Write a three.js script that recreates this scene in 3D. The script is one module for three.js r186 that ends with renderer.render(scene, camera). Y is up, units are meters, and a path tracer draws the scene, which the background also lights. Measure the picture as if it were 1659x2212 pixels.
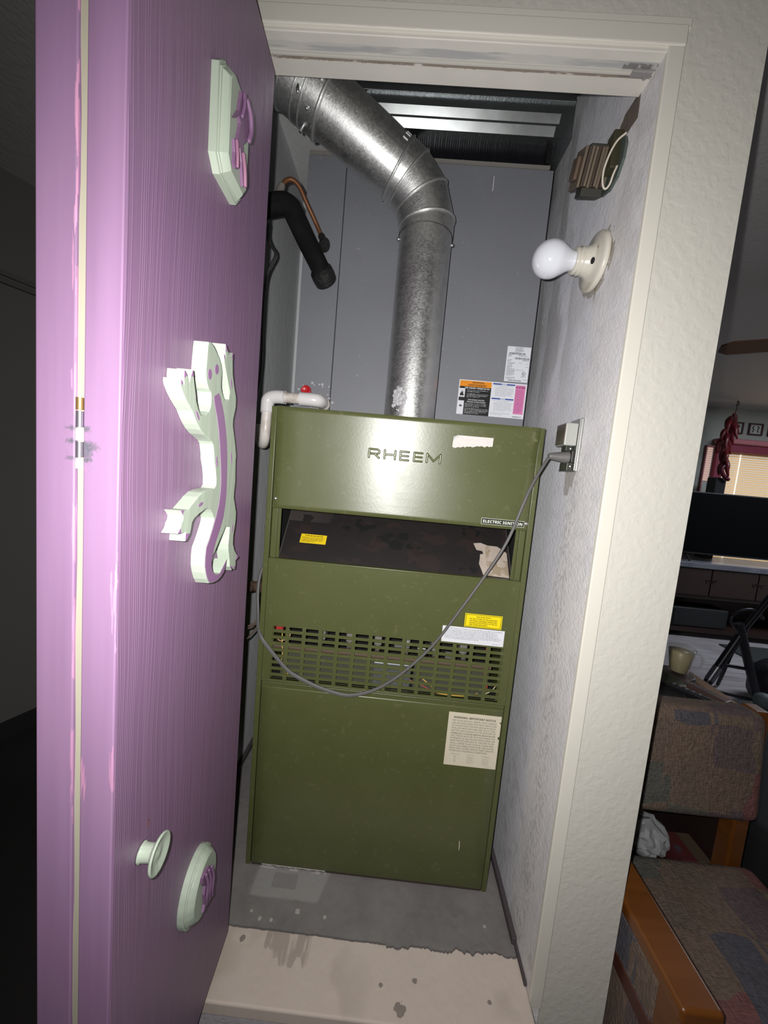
import * as THREE from 'three';
import { RoundedBoxGeometry } from 'three/addons/geometries/RoundedBoxGeometry.js';
import { mergeGeometries, mergeVertices, toCreasedNormals } from 'three/addons/utils/BufferGeometryUtils.js';
import { RectAreaLightUniformsLib } from 'three/addons/lights/RectAreaLightUniformsLib.js';

// ---------------------------------------------------------------- camera, light, exposure
RectAreaLightUniformsLib.init();
const scene = new THREE.Scene();
scene.background = new THREE.Color(0.55, 0.68, 0.85);            // the sky outside the windows
const camera = new THREE.PerspectiveCamera(107.28, 1659 / 2212, 0.01, 60);
camera.rotation.order = 'YXZ';
camera.position.set(-0.0099, 1.0314, 0.8724);
camera.rotation.set(-0.098, 0.0276, 0.0891);
scene.add(camera);
const renderer = new THREE.WebGLRenderer({ antialias: true });
renderer.toneMapping = THREE.LinearToneMapping;
renderer.toneMappingExposure = 1.0;
renderer.shadowMap.enabled = true;

// the phone's flash: a small lamp two and a half centimetres to the left of the lens
const flash = new THREE.SpotLight(new THREE.Color(1, 0.985, 0.965), 3.45, 0, 1.53, 1, 2);
flash.position.set(-0.036, 1.046, 0.874);
flash.target.position.set(0.13, 0.92, -0.1); scene.add(flash.target);
flash.castShadow = true; flash.shadow.radius = 0.25; flash.shadow.mapSize.set(2048, 2048); flash.shadow.bias = -0.0005;
scene.add(flash);
// daylight through the skylight of the living room (right of the frame) and through the blinds of its window
const daySky = new THREE.RectAreaLight(new THREE.Color(0.80, 0.88, 1.0), 14, 1.0, 0.8);
daySky.position.set(3.9, 2.105, -1.9); daySky.rotation.x = -Math.PI / 2; scene.add(daySky);
const dayBlind = new THREE.RectAreaLight(new THREE.Color(1.0, 0.78, 0.48), 0.55, 1.0, 0.72);
dayBlind.position.set(4.22, 1.24, -3.5); dayBlind.rotation.y = Math.PI; scene.add(dayBlind);

// ---------------------------------------------------------------- helpers
let seed = 20240611;
const rnd = () => { seed |= 0; seed = seed + 0x6D2B79F5 | 0; let t = Math.imul(seed ^ seed >>> 15, 1 | seed); t = t + Math.imul(t ^ t >>> 7, 61 | t) ^ t; return ((t ^ t >>> 14) >>> 0) / 4294967296; };
const hash = (x, y, s) => { let h = Math.imul(x, 374761393) + Math.imul(y, 668265263) + Math.imul(s, 2147483647 ^ 1013904223); h = Math.imul(h ^ h >>> 13, 1274126177); h ^= h >>> 16; return (h >>> 0) / 4294967296; };
const mod = (a, n) => ((a % n) + n) % n, sm = (t) => t * t * (3 - 2 * t);
const clamp = (x, a = 0, b = 1) => Math.min(b, Math.max(a, x)), step = (a, b, x) => sm(clamp((x - a) / (b - a)));
const lerp = (a, b, t) => a + (b - a) * t, mix3 = (a, b, t) => [lerp(a[0], b[0], t), lerp(a[1], b[1], t), lerp(a[2], b[2], t)];
function vn(x, y, s, px = 4096, py = 4096) {                        // value noise, periodic
  const i = Math.floor(x), j = Math.floor(y), u = sm(x - i), v = sm(y - j);
  const a = hash(mod(i, px), mod(j, py), s), b = hash(mod(i + 1, px), mod(j, py), s), c = hash(mod(i, px), mod(j + 1, py), s), d = hash(mod(i + 1, px), mod(j + 1, py), s);
  return lerp(lerp(a, b, u), lerp(c, d, u), v);
}
function fbm(x, y, s, o = 4, px = 4096, py = 4096) { let v = 0, a = 0.5, n = 0; for (let k = 0; k < o; k++) { v += a * vn(x, y, s + k, px, py); n += a; x *= 2; y *= 2; px *= 2; py *= 2; a *= 0.5; } return v / n; }
const toS = (c) => c <= 0.0031308 ? 12.92 * c : 1.055 * Math.pow(c, 1 / 2.4) - 0.055;
function tex(w, h, f, { srgb = false, rep = null } = {}) {          // f(u, v) -> grey or [r, g, b] (linear when srgb)
  const d = new Uint8Array(w * h * 4);
  for (let j = 0; j < h; j++) for (let i = 0; i < w; i++) {
    let c = f((i + 0.5) / w, (j + 0.5) / h); if (typeof c === 'number') c = [c, c, c];
    const k = (j * w + i) * 4;
    for (let q = 0; q < 3; q++) d[k + q] = 255 * clamp(srgb ? toS(c[q]) : c[q]);
    d[k + 3] = 255;
  }
  const t = new THREE.DataTexture(d, w, h, THREE.RGBAFormat);
  if (srgb) t.colorSpace = THREE.SRGBColorSpace;
  t.magFilter = THREE.LinearFilter; t.minFilter = THREE.LinearMipmapLinearFilter; t.generateMipmaps = true; t.anisotropy = 8;
  t.wrapS = t.wrapT = THREE.RepeatWrapping; if (rep) t.repeat.set(rep[0], rep[1]);
  t.needsUpdate = true; return t;
}
function canvasTex(w, h, draw) {
  const c = document.createElement('canvas'); c.width = w; c.height = h; draw(c.getContext('2d'), w, h);
  const t = new THREE.CanvasTexture(c); t.colorSpace = THREE.SRGBColorSpace; t.anisotropy = 8; return t;
}
const lin = (r, g, b) => new THREE.Color().setRGB(r, g, b);
const mat = (c, roughness = 0.6, o = {}) => new THREE.MeshStandardMaterial({ color: Array.isArray(c) ? lin(...c) : c, roughness, ...o });
const phys = (c, roughness = 0.6, o = {}) => new THREE.MeshPhysicalMaterial({ color: Array.isArray(c) ? lin(...c) : c, roughness, ...o });

const used = new Map();
function numbered(n) { const k = used.get(n) || 0; used.set(n, k + 1); return k ? n + '_' + String(k).padStart(3, '0') : n; }
function thing(name, label, category, pos = [0, 0, 0], turn = 0, group) {
  const o = new THREE.Group(); o.name = numbered(name); o.position.set(...pos); o.rotation.y = turn; scene.add(o);
  o.userData = { label, category }; if (group) o.userData.group = group; return o;
}
function tag(o, label, category, group) { o.userData.label = label; o.userData.category = category; if (group) o.userData.group = group; return o; }
function obj(name, geo, m, parent = scene) {
  const g = Array.isArray(geo) ? merge(geo) : geo;
  const o = new THREE.Mesh(g, m); o.name = parent === scene ? numbered(name) : name; o.castShadow = o.receiveShadow = true; parent.add(o); return o;
}
function struct(name, geo, m) { const o = obj(name, geo, m); o.name = name; o.userData.kind = 'structure'; return o; }
function merge(list) {
  const l = list.map((g) => { const q = g.index ? g.toNonIndexed() : g; for (const k of Object.keys(q.attributes)) if (!['position', 'normal', 'uv'].includes(k)) q.deleteAttribute(k); return q; });
  return mergeGeometries(l);
}
// boxes given by their limits; uv in metres by the way a face points
function uvm(g, sx = 1, sy = 1) {
  g = g.index ? g.toNonIndexed() : g; const p = g.attributes.position, n = g.attributes.normal, uv = new Float32Array(p.count * 2);
  for (let i = 0; i < p.count; i++) {
    const ax = Math.abs(n.getX(i)), ay = Math.abs(n.getY(i)), az = Math.abs(n.getZ(i)); let u, v;
    if (ax >= ay && ax >= az) { u = p.getZ(i); v = p.getY(i); } else if (ay >= az) { u = p.getX(i); v = p.getZ(i); } else { u = p.getX(i); v = p.getY(i); }
    uv[2 * i] = u * sx; uv[2 * i + 1] = v * sy;
  }
  g.setAttribute('uv', new THREE.BufferAttribute(uv, 2)); return g;
}
function uvBy(g, f) { const p = g.attributes.position, uv = new Float32Array(p.count * 2); for (let i = 0; i < p.count; i++) { const r = f(p.getX(i), p.getY(i), p.getZ(i)); uv[2 * i] = r[0]; uv[2 * i + 1] = r[1]; } g.setAttribute('uv', new THREE.BufferAttribute(uv, 2)); return g; }
const box = (x0, x1, y0, y1, z0, z1) => uvm(new THREE.BoxGeometry(x1 - x0, y1 - y0, z1 - z0).translate((x0 + x1) / 2, (y0 + y1) / 2, (z0 + z1) / 2));
const rbox = (x0, x1, y0, y1, z0, z1, r = 0.003, s = 2) => uvm(new RoundedBoxGeometry(x1 - x0, y1 - y0, z1 - z0, s, Math.min(r, (x1 - x0) / 2.01, (y1 - y0) / 2.01, (z1 - z0) / 2.01)).translate((x0 + x1) / 2, (y0 + y1) / 2, (z0 + z1) / 2));
const V = (a) => new THREE.Vector3(...a);
function tube(pts, r, { seg = 0, rad = 12, tension = 0.5, closed = false, caps = true } = {}) {
  const c = new THREE.CatmullRomCurve3(pts.map(V), closed, 'catmullrom', tension); seg = seg || pts.length * 8;
  const g = new THREE.TubeGeometry(c, seg, r, rad, closed).toNonIndexed(), l = [g];
  if (caps && !closed) for (const e of [0, 1]) {
    const s = new THREE.SphereGeometry(r, rad, 6); s.translate(...c.getPoint(e).toArray()); l.push(s);
  }
  return l.length > 1 ? merge(l) : g;
}
function bar(a, b, r, rad = 14, r2 = r) {                            // a straight capped cylinder from a to b
  const A = V(a), B = V(b), d = B.clone().sub(A), g = new THREE.CylinderGeometry(r2, r, d.length(), rad);
  g.applyQuaternion(new THREE.Quaternion().setFromUnitVectors(new THREE.Vector3(0, 1, 0), d.normalize())); g.translate(...A.add(B).multiplyScalar(0.5).toArray()); return g;
}
function lathe(prof, axis, pos, seg = 32) {                          // profile [radius, along] turned about an axis at pos
  const g = new THREE.LatheGeometry(prof.map((p) => new THREE.Vector2(p[0], p[1])), seg);
  g.applyQuaternion(new THREE.Quaternion().setFromUnitVectors(new THREE.Vector3(0, 1, 0), V(axis).normalize())); g.translate(...pos); return g;
}
const poly = (pts, k = 1) => new THREE.Shape(pts.map((p) => new THREE.Vector2(p[0] * k, p[1] * k)));
function slab(pts, depth, k = 1, bevel = 0) {                        // outline in x, y pushed to +z
  return new THREE.ExtrudeGeometry(poly(pts, k), bevel ? { depth: depth - 2 * bevel, bevelEnabled: true, bevelThickness: bevel, bevelSize: bevel, bevelOffset: -bevel, bevelSegments: 2 } : { depth, bevelEnabled: false }).translate(0, 0, bevel);
}
const onRight = (g) => g.rotateY(-Math.PI / 2);                       // outline (z, y) pushed to -x : x' = -z, z' = x
function grid(xs, ys, zf, back) {                                    // a sheet over xs, ys with height zf(x, y) and a skirt to z = back
  const pos = [], idx = [], nx = xs.length, ny = ys.length;
  for (const y of ys) for (const x of xs) pos.push(x, y, zf(x, y));
  for (let j = 0; j < ny - 1; j++) for (let i = 0; i < nx - 1; i++) { const a = j * nx + i; idx.push(a, a + 1, a + nx, a + 1, a + nx + 1, a + nx); }
  const ring = []; for (let i = 0; i < nx; i++) ring.push(i); for (let j = 1; j < ny; j++) ring.push(j * nx + nx - 1); for (let i = nx - 2; i >= 0; i--) ring.push((ny - 1) * nx + i); for (let j = ny - 2; j > 0; j--) ring.push(j * nx);
  const b0 = pos.length / 3; for (const r of ring) pos.push(pos[3 * r], pos[3 * r + 1], back);
  for (let k = 0; k < ring.length; k++) { const k2 = (k + 1) % ring.length; idx.push(ring[k], b0 + k, ring[k2], ring[k2], b0 + k, b0 + k2); }
  let g = new THREE.BufferGeometry(); g.setAttribute('position', new THREE.Float32BufferAttribute(pos, 3)); g.setIndex(idx); g.computeVertexNormals();
  return uvm(toCreasedNormals(g, 0.9));
}
const edged = (a, b, n, r = 0.004) => { const o = [a, a + r * 0.15, a + r * 0.45, a + r]; for (let i = 1; i < n; i++) o.push(a + r + (b - a - 2 * r) * i / n); o.push(b - r, b - r * 0.45, b - r * 0.15, b); return o; };
const rollOff = (x, y, x0, x1, y0, y1, r) => { const e = Math.max(0, Math.min(x - x0, x1 - x, y - y0, y1 - y)); return e >= r ? 0 : -(r - Math.sqrt(Math.max(0, r * r - (r - e) ** 2))); };

// ---------------------------------------------------------------- shared textures and materials
const peelBump = tex(512, 512, (u, v) => { const n = fbm(u * 40, v * 40, 3, 3, 40, 40), m = fbm(u * 12, v * 12, 9, 2, 12, 12); return 0.35 * step(0.38, 0.62, n) + 0.35 * n + 0.3 * m; }, { rep: [2.4, 2.4] });
const handBump = tex(512, 512, (u, v) => { const a = fbm(u * 26 + 1.6 * vn(u * 8, v * 8, 5, 8, 8), v * 18, 13, 3, 26, 18); return 0.6 * step(0.42, 0.6, a) + 0.4 * a; }, { rep: [3, 3] });
const grainTile = tex(512, 512, (u, v) => { const w = 0.02 * Math.sin(v * 6.283) + 0.02 * (fbm(u * 4, v * 4, 21, 2, 4, 4) - 0.5); const s = fbm((u + w) * 40, v * 3, 31, 3, 40, 3); return s; });
const cream = mat([0.615, 0.595, 0.535], 0.62, { bumpMap: peelBump, bumpScale: 0.0006 });
const creamTrim = mat([0.69, 0.665, 0.59], 0.42, { bumpMap: grainTile, bumpScale: 0.0003 });
const darkHole = mat([0.006, 0.006, 0.007], 0.9);
const steel = mat([0.5, 0.5, 0.5], 0.35, { metalness: 1 });
const zinc = mat([0.62, 0.63, 0.63], 0.3, { metalness: 1 });
const black = mat([0.012, 0.012, 0.013], 0.55);
const bluGrey = [0.42, 0.425, 0.455];

// ---------------------------------------------------------------- the closet
// closet floor: grey concrete with a beige painted front strip, a squarish pale patch and spots
const beigeEdge = (x) => 0.134 - 0.006 * step(0.05, 0.3, x) + (x > 0.06 ? 0.026 : 0.002) * (fbm(x * 60, 3.3, 51, 3) - 0.45) + 0.004 * (fbm(x * 16, 1.3, 52, 2) - 0.5);
const floorTex = tex(1024, 1024, (u, v) => {
  const x = -0.46 + 0.815 * u, z = -0.65 + 0.92 * v;
  const n = fbm(x * 14, z * 14, 61, 4), m = fbm(x * 60, z * 60, 66, 3), b = fbm(x * 5, z * 5, 68, 3);
  let c = mix3([0.15, 0.135, 0.133], [0.255, 0.243, 0.235], clamp(0.55 * n + 0.35 * m + 0.5 * (b - 0.35)));
  if (fbm(x * 34, z * 34, 71, 2) > 0.66) c = mix3(c, [0.24, 0.225, 0.215], 0.3);
  const px = (x + 0.273) / 0.165 + 0.1 * (z - 0.03), pz = (z + 0.006) / 0.074;
  const inP = step(-0.03, 0.03, px) * step(1.03, 0.97, px - 0.12 * (1 - pz)) * step(-0.05, 0.05, pz) * step(1.05, 0.95, pz + 0.06 * (fbm(x * 50, z * 50, 72, 2) - 0.5));
  c = mix3(c, [0.33, 0.32, 0.31], 0.75 * inP);
  if (x > -0.228 && x < -0.168 && z > 0.01 && z < 0.046) c = mix3(c, [0.2, 0.19, 0.182], 0.6);
  if (z > -0.012 && z < 0.004 && x > -0.27 && x < -0.1 && fbm(x * 90, z * 90, 73, 2) > 0.45) c = [0.48, 0.45, 0.43];
  const be = beigeEdge(x);
  if (z > be) {
    c = mix3([0.60, 0.505, 0.44], [0.66, 0.57, 0.505], clamp(0.5 * n + 0.5 * fbm(x * 22, z * 22, 75, 3)));
    c = mix3(c, [0.46, 0.385, 0.32], 0.5 * step(0.56, 0.72, fbm(x * 10, z * 10, 79, 3)));
    const sx = (x + 0.155) / 0.05; if (Math.abs(sx) < 1 && z < be + 0.05 * (0.4 + fbm(x * 80, 7, 81, 2))) c = mix3(c, [0.33, 0.27, 0.235], 0.55 * step(0.4, 0.6, fbm(x * 120, z * 20, 82, 2)) + 0.1);
  } else if (z > be - 0.004) c = mix3(c, [0.09, 0.075, 0.07], 0.6);
  for (const [sx, sz, r, k] of [[-0.15, 0.09, 0.006, 1], [-0.085, 0.095, 0.004, 1], [-0.232, 0.113, 0.004, 1], [-0.205, 0.113, 0.004, 0.7], [-0.255, 0.1, 0.003, 1], [0.29, 0.075, 0.004, 1.1], [0.05, 0.2, 0.004, -1], [0.09, 0.232, 0.011, -1], [-0.255, 0.152, 0.006, -1], [0.12, 0.187, 0.005, -1], [0.27, 0.205, 0.004, -1], [0.3, 0.25, 0.006, -1]]) {
    const d = Math.hypot(x - sx, z - sz) / r + 0.8 * (fbm(x * 160, z * 160, 84, 2) - 0.5); if (d < 1) c = k > 0 ? [0.42, 0.39, 0.36] : [0.27, 0.225, 0.2];
  }
  return c;
}, { srgb: true });
const floorBump = tex(512, 512, (u, v) => 0.6 * fbm(u * 16, v * 16, 91, 4, 16, 16) + 0.4 * fbm(u * 90, v * 90, 95, 2, 90, 90));
const slabG = merge([rbox(-0.46, 0.355, -0.03, 0, -0.65, 0.255, 0.005, 3)]);
uvBy(slabG, (x, y, z) => [(x + 0.46) / 0.815, (z + 0.65) / 0.92]);
struct('closet_floor', slabG, new THREE.MeshStandardMaterial({ map: floorTex, roughness: 0.7, bumpMap: floorBump, bumpScale: 0.0015 }));
struct('platform_front', box(-0.46, 0.355, -0.34, -0.03, 0.205, 0.2515), mat([0.52, 0.49, 0.52], 0.6, { bumpMap: peelBump, bumpScale: 0.001 }));

// right wall of the closet: pale lavender grey, soiled above the furnace, dirt flecks in a streak, torn brown paper near the transformer
const smear = (x, y, s) => fbm(x * 22, y * 5, s, 4);
const wallTex = tex(768, 1536, (u, v) => {
  const z = -0.65 + 0.85 * u, y = -0.02 + 2.12 * v;
  const n = fbm(z * 30, y * 30, 101, 4), big = fbm(z * 6, y * 3, 105, 3);
  let c = mix3([0.66, 0.665, 0.715], [0.76, 0.76, 0.80], n);
  c = mix3(c, [0.78, 0.75, 0.74], step(0.02, 0.1, z) * 0.6 * (0.5 + n));
  const back = step(0.03, -0.12, z + 0.12 * (big - 0.5)) * step(1.1, 1.4, y);
  c = mix3(c, [0.34, 0.335, 0.33], 0.6 * back * step(0.42, 0.62, smear(z, y, 111)));
  c = mix3(c, [0.46, 0.45, 0.43], 0.35 * step(0.55, 0.68, fbm(z * 14, y * 9, 113, 4)) * step(1.25, 1.5, y));
  const brown = step(0.0, -0.16, z + 0.06 * (fbm(z * 20, y * 20, 115, 3) - 0.5) + 0.2) * step(1.72, 1.86, y + 0.06 * (big - 0.5));
  c = mix3(c, [0.085, 0.07, 0.055], 0.85 * brown * step(0.3, 0.5, smear(z, y, 117)));
  const streak = Math.exp(-(((z - 0.095 - 0.02 * Math.sin(y * 5)) / 0.026) ** 2)) * step(1.25, 0.9, y);
  c = mix3(c, [0.42, 0.39, 0.38], 0.5 * clamp(streak * 1.4) * step(0.55, 0.66, fbm(z * 240, y * 120, 121, 2)));
  const low = step(0.75, 0.2, y); c = mix3(c, [0.46, 0.46, 0.45], 0.45 * low * step(0.58, 0.7, fbm(z * 46, y * 34, 123, 4)) * step(0.3, 0.55, vn(z * 7, y * 3, 125)));
  c = mix3(c, [0.56, 0.56, 0.57], 0.3 * step(0.6, 0.72, fbm(z * 60, y * 40, 127, 3)));
  if (z > 0.056 + 0.01 * fbm(y * 60, 1, 131, 2) && z < 0.126 && y > 1.698 && y < 1.745 && (z - 0.056) / 0.07 + (1.745 - y) / 0.047 > 0.4 + 0.5 * (fbm(z * 70, y * 70, 132, 2) - 0.5)) c = mix3([0.12, 0.095, 0.075], [0.2, 0.16, 0.13], n);
  if (z > 0.03 && z < 0.083 && y > 1.022 && y < 1.073 && fbm(z * 80, y * 30, 135, 2) > 0.36 - (y - 1.05) * 8) c = mix3(c, [0.33, 0.29, 0.26], 0.7);
  const rr = Math.hypot(z - 0.045, y - 1.497); if (rr < 0.064 && rr > 0.04 && fbm(z * 90, y * 90, 137, 2) > 0.42) c = mix3(c, [0.25, 0.22, 0.16], 0.7);
  if (Math.abs(z - 0.052) < 0.006 * step(1.41, 1.45, y) && y < 1.45 && y > 1.41) c = mix3(c, [0.25, 0.21, 0.13], 0.7);
  return c;
}, { srgb: true });
const wR = box(0.355, 0.38, -0.34, 2.06, -0.65, 0.1845); uvBy(wR, (x, y, z) => [(z + 0.65) / 0.85, (y + 0.02) / 2.12]);
const handRep = peelBump.clone(); handRep.repeat.set(4.2, 10.5); handRep.needsUpdate = true;
struct('wall_right', wR, new THREE.MeshStandardMaterial({ map: wallTex, roughness: 0.6, bumpMap: handRep, bumpScale: 0.0006 }));
const wallGrey = mat([0.66, 0.675, 0.69], 0.7, { bumpMap: handBump, bumpScale: 0.0004 });
struct('wall_left', box(-0.56, -0.46, -0.34, 2.06, -0.65, 0.117), wallGrey);
struct('wall_back', box(-0.56, 0.5085, -0.34, 2.06, -0.75, -0.65), wallGrey);
struct('ceiling_closet', box(-0.56, 0.5085, 2.06, 2.12, -0.75, 0.117), mat([0.6, 0.6, 0.6], 0.8, { bumpMap: handBump, bumpScale: 0.0005 }));
// the front wall round the opening
struct('wall_front', [box(0.38, 0.5085, -0.34, 1.772, 0.117, 0.19), box(0.38, 0.5085, -0.34, 2.12, -0.65, 0.117), box(-0.56, 0.5085, 1.772, 2.12, 0.117, 0.19), box(-0.56, -0.362, -0.34, 1.772, 0.117, 0.19)], cream);
struct('platform_body', box(-0.46, 0.355, -0.34, -0.031, -0.65, 0.2), wallGrey);
// casing and jambs of the opening
const trim = new THREE.Group(); trim.name = 'trim_1'; trim.userData.kind = 'structure'; scene.add(trim);
obj('side_jamb', rbox(0.3545, 0.381, -0.02, 1.744, 0.184, 0.194, 0.0025), creamTrim, trim);
obj('side_jamb', rbox(-0.364, -0.352, -0.02, 1.744, 0.118, 0.194, 0.0025), creamTrim, trim);
const headTex = tex(1024, 128, (u, v) => {
  const x = -0.362 + 0.743 * u, z = 0.117 + 0.077 * v, n = fbm(x * 20, z * 50, 141, 3);
  let c = mix3([0.61, 0.585, 0.53], [0.67, 0.645, 0.59], n);
  const d = z - 0.1505 - 0.0012 * (fbm(x * 120, 1.5, 143, 2) - 0.5);
  if (d > -0.0024 && d < 0.0035) c = mix3(c, [0.2, 0.15, 0.11], 0.85 * step(0.15, 0.4, fbm(x * 50, z * 200, 145, 3)));
  if (z > 0.162 && z < 0.1735 + 0.003 * fbm(x * 30, 2, 148, 2)) c = mix3(c, [0.36, 0.365, 0.37], 0.3 + 0.5 * step(0.4, 0.65, fbm(x * 16, z * 120, 147, 3)));
  if (x > 0.3 && z > 0.15 && z < 0.172 && fbm(x * 80, z * 80, 149, 3) > 0.42) c = mix3(c, [0.15, 0.145, 0.145], 0.8);
  return c;
}, { srgb: true });
const headG = rbox(-0.362, 0.381, 1.738, 1.772, 0.117, 0.19, 0.002); uvBy(headG, (x, y, z) => [(x + 0.362) / 0.743, (z - 0.117) / 0.077]);
obj('head_jamb', headG, new THREE.MeshStandardMaterial({ map: headTex, roughness: 0.5, bumpMap: grainTile, bumpScale: 0.0002 }), trim);
obj('head_casing', [rbox(-0.362, 0.381, 1.744, 1.7735, 0.188, 0.196, 0.0025), rbox(-0.372, 0.386, 1.77, 1.786, 0.188, 0.1935, 0.002)], creamTrim, trim);
const trackG = []; for (const [a, b, h] of [[0.1555, 0.1575, 0.0028], [0.1605, 0.1622, 0.002]]) trackG.push(box(-0.345, 0.352, 1.738 - h, 1.7385, a, b)); trackG.push(box(-0.345, 0.352, 1.7372, 1.7385, 0.1555, 0.162));
obj('bifold_track', trackG, mat([0.55, 0.535, 0.49], 0.5), trim).userData.label = 'grey metal sliding track';
const catchO = obj('track_catch', [rbox(0.318, 0.351, 1.732, 1.7375, 0.154, 0.166, 0.002), bar([0.34, 1.733, 0.159], [0.34, 1.728, 0.159], 0.003)], mat([0.25, 0.24, 0.235], 0.6), trim);
const bb = mat([0.075, 0.06, 0.065], 0.7, { bumpMap: floorBump, bumpScale: 0.001 });
struct('baseboard_right', [rbox(0.344, 0.3555, 0, 0.017, -0.65, 0.105, 0.002), rbox(0.349, 0.3555, 0, 0.009, 0.105, 0.175, 0.002)], bb);
struct('baseboard_left', rbox(-0.4605, -0.448, 0, 0.02, -0.65, 0.11, 0.002), bb);

// ---------------------------------------------------------------- the folded purple door on the left
const purple = [0.2, 0.114, 0.202];
const doorBump = tex(1024, 1024, (u, v) => {                          // brushed and raised wood grain, upright
  const w = 0.006 * Math.sin(v * 6.283 * 2 + 9 * u) + 0.016 * (fbm(u * 6, v * 5, 151, 3, 6, 5) - 0.5);
  const x = (u + w) * 120, f = x - Math.floor(x), amp = step(0.25, 0.7, vn(Math.floor(x), v * 5, 153, 120, 5));
  return 0.4 * fbm(u * 150, v * 7, 155, 2, 150, 7) + 0.6 * amp * Math.exp(-(((f - 0.5) / 0.2) ** 2));
});
const doorMap = tex(1024, 1024, (u, v) => {
  const w = 0.006 * Math.sin(v * 6.283 * 2 + 9 * u) + 0.016 * (fbm(u * 6, v * 5, 151, 3, 6, 5) - 0.5);
  const x = (u + w) * 120, f = x - Math.floor(x), amp = step(0.25, 0.7, vn(Math.floor(x), v * 5, 153, 120, 5));
  return mix3(mix3(purple, [0.225, 0.12, 0.23], 0.5 * fbm(u * 30, v * 6, 157, 3, 30, 6)), [0.32, 0.195, 0.325], 0.5 * amp * Math.exp(-(((f - 0.5) / 0.2) ** 2)));
}, { srgb: true });
for (const t of [doorBump, doorMap]) t.repeat.set(2.6, 1.15);
const doorMat = new THREE.MeshStandardMaterial({ map: doorMap, roughness: 0.42, bumpMap: doorBump, bumpScale: 0.0004 });
const door = new THREE.Group(); door.name = 'door_1'; door.userData = { kind: 'structure', label: 'folded purple two-leaf closet door standing open on the left' };
door.position.set(-0.26494, 0, 0.53289); door.rotation.y = 0.0505; scene.add(door);
const D0 = 0.027, D1 = 1.702;                                         // local frame: x out of the door face, z towards the room
const scuff = (x0, x1, sc) => tex(128, 1024, (u, v) => {
  const x = x0 + (x1 - x0) * u, y = D0 + (D1 - D0) * v;
  let c = mix3(purple, [0.28, 0.165, 0.288], fbm(x * 60, y * 3, 161, 3));
  for (const [sx, sy, w, h, k] of sc) { const q = Math.abs(x - sx) / w + ((y - sy) / h) ** 2; if (q < 1 && fbm(x * 500, y * 22, 165, 3) > 0.42 + 0.3 * q) c = mix3(c, [0.52, 0.24, 0.38], k); }
  for (const [sx, sy, w, h] of [[-0.043, 1.0488, 0.006, 0.0022], [-0.0435, 1.037, 0.006, 0.002], [-0.043, 1.0215, 0.006, 0.002], [-0.031, 1.0488, 0.006, 0.0025], [-0.0285, 1.033, 0.01, 0.005], [-0.03, 1.0205, 0.006, 0.002], [-0.031, 1.027, 0.007, 0.009]]) {
    const q = Math.hypot((x - sx) / w, (y - sy) / h) + 0.9 * (fbm(x * 700, y * 700, 167, 2) - 0.5); if (q < 1) c = mix3(c, [0.07, 0.08, 0.09], 0.9 * (1 - q * 0.6));
  }
  if (fbm(x * 900, y * 900, 169, 2) > 0.66 + 0.6 * Math.hypot((x + 0.035) / 0.05, (y - 1.02) / 0.11)) c = mix3(c, [0.16, 0.12, 0.18], 0.6);
  return c;
}, { srgb: true });
function leaf(x0, x1, sc) {
  const l = obj('leaf', rbox(x0, x1, D0, D1, -0.372, -0.0012, 0.0022, 3), doorMat, door);
  const e = rbox(x0 + 0.0004, x1 - 0.0004, D0 + 0.001, D1 - 0.001, -0.004, 0.0003, 0.0018, 2); uvBy(e, (x, y) => [(x - x0) / (x1 - x0), (y - D0) / (D1 - D0)]);
  obj('edge_band', e, new THREE.MeshStandardMaterial({ map: scuff(x0, x1, sc), roughness: 0.6 }), l); return l;
}
const leafA = leaf(-0.0765, -0.0402, [[-0.0405, 1.3, 0.005, 0.14, 0.75], [-0.0405, 1.15, 0.005, 0.12, 0.6], [-0.0405, 0.9, 0.003, 0.12, 0.5], [-0.0405, 0.7, 0.0025, 0.1, 0.4]]);
const leafB = leaf(-0.0336, 0, [[-0.0005, 0.9, 0.006, 0.07, 0.7], [-0.031, 0.7, 0.004, 0.03, 0.6], [-0.001, 0.72, 0.004, 0.03, 0.5]]);
const gapPts = []; for (let i = 0; i <= 60; i++) gapPts.push([-0.04015 + 0.0012 * step(0.4, 0.8, vn(i * 0.31, 2, 171)), D0 + 0.012 + (D1 - D0 - 0.012) * i / 60]); for (let i = 60; i >= 0; i--) gapPts.push([-0.0338 - 0.0004 * vn(i * 0.4, 5, 173), D0 + 0.012 + (D1 - D0 - 0.012) * i / 60]);
const strip = obj('cream_filler_strip', slab(gapPts, 0.366).translate(0, 0, -0.368), mat([0.36, 0.335, 0.26], 0.6), door); strip.userData.label = 'cream strip between the two leaves';
const hinge = new THREE.Group(); hinge.name = 'hinge'; door.add(hinge);
const hx = -0.0369, hz = -0.0008; const hk = [[1.0765, 1.065, 0], [1.0645, 1.0495, 1], [1.049, 1.0375, 2], [1.037, 1.0225, 1], [1.022, 1.012, 2]];
for (const [a, b, k] of hk) obj('knuckle', bar([hx, b + 0.0003, hz], [hx, a - 0.0003, hz], 0.0032, 20), k === 0 ? mat([0.45, 0.3, 0.12], 0.35, { metalness: 0.8 }) : k === 1 ? mat([0.62, 0.58, 0.66], 0.22, { metalness: 0.9 }) : mat([0.66, 0.62, 0.5], 0.4), hinge);
const mint = mat([0.375, 0.435, 0.352], 0.55, { bumpMap: grainTile, bumpScale: 0.0004 });
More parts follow.
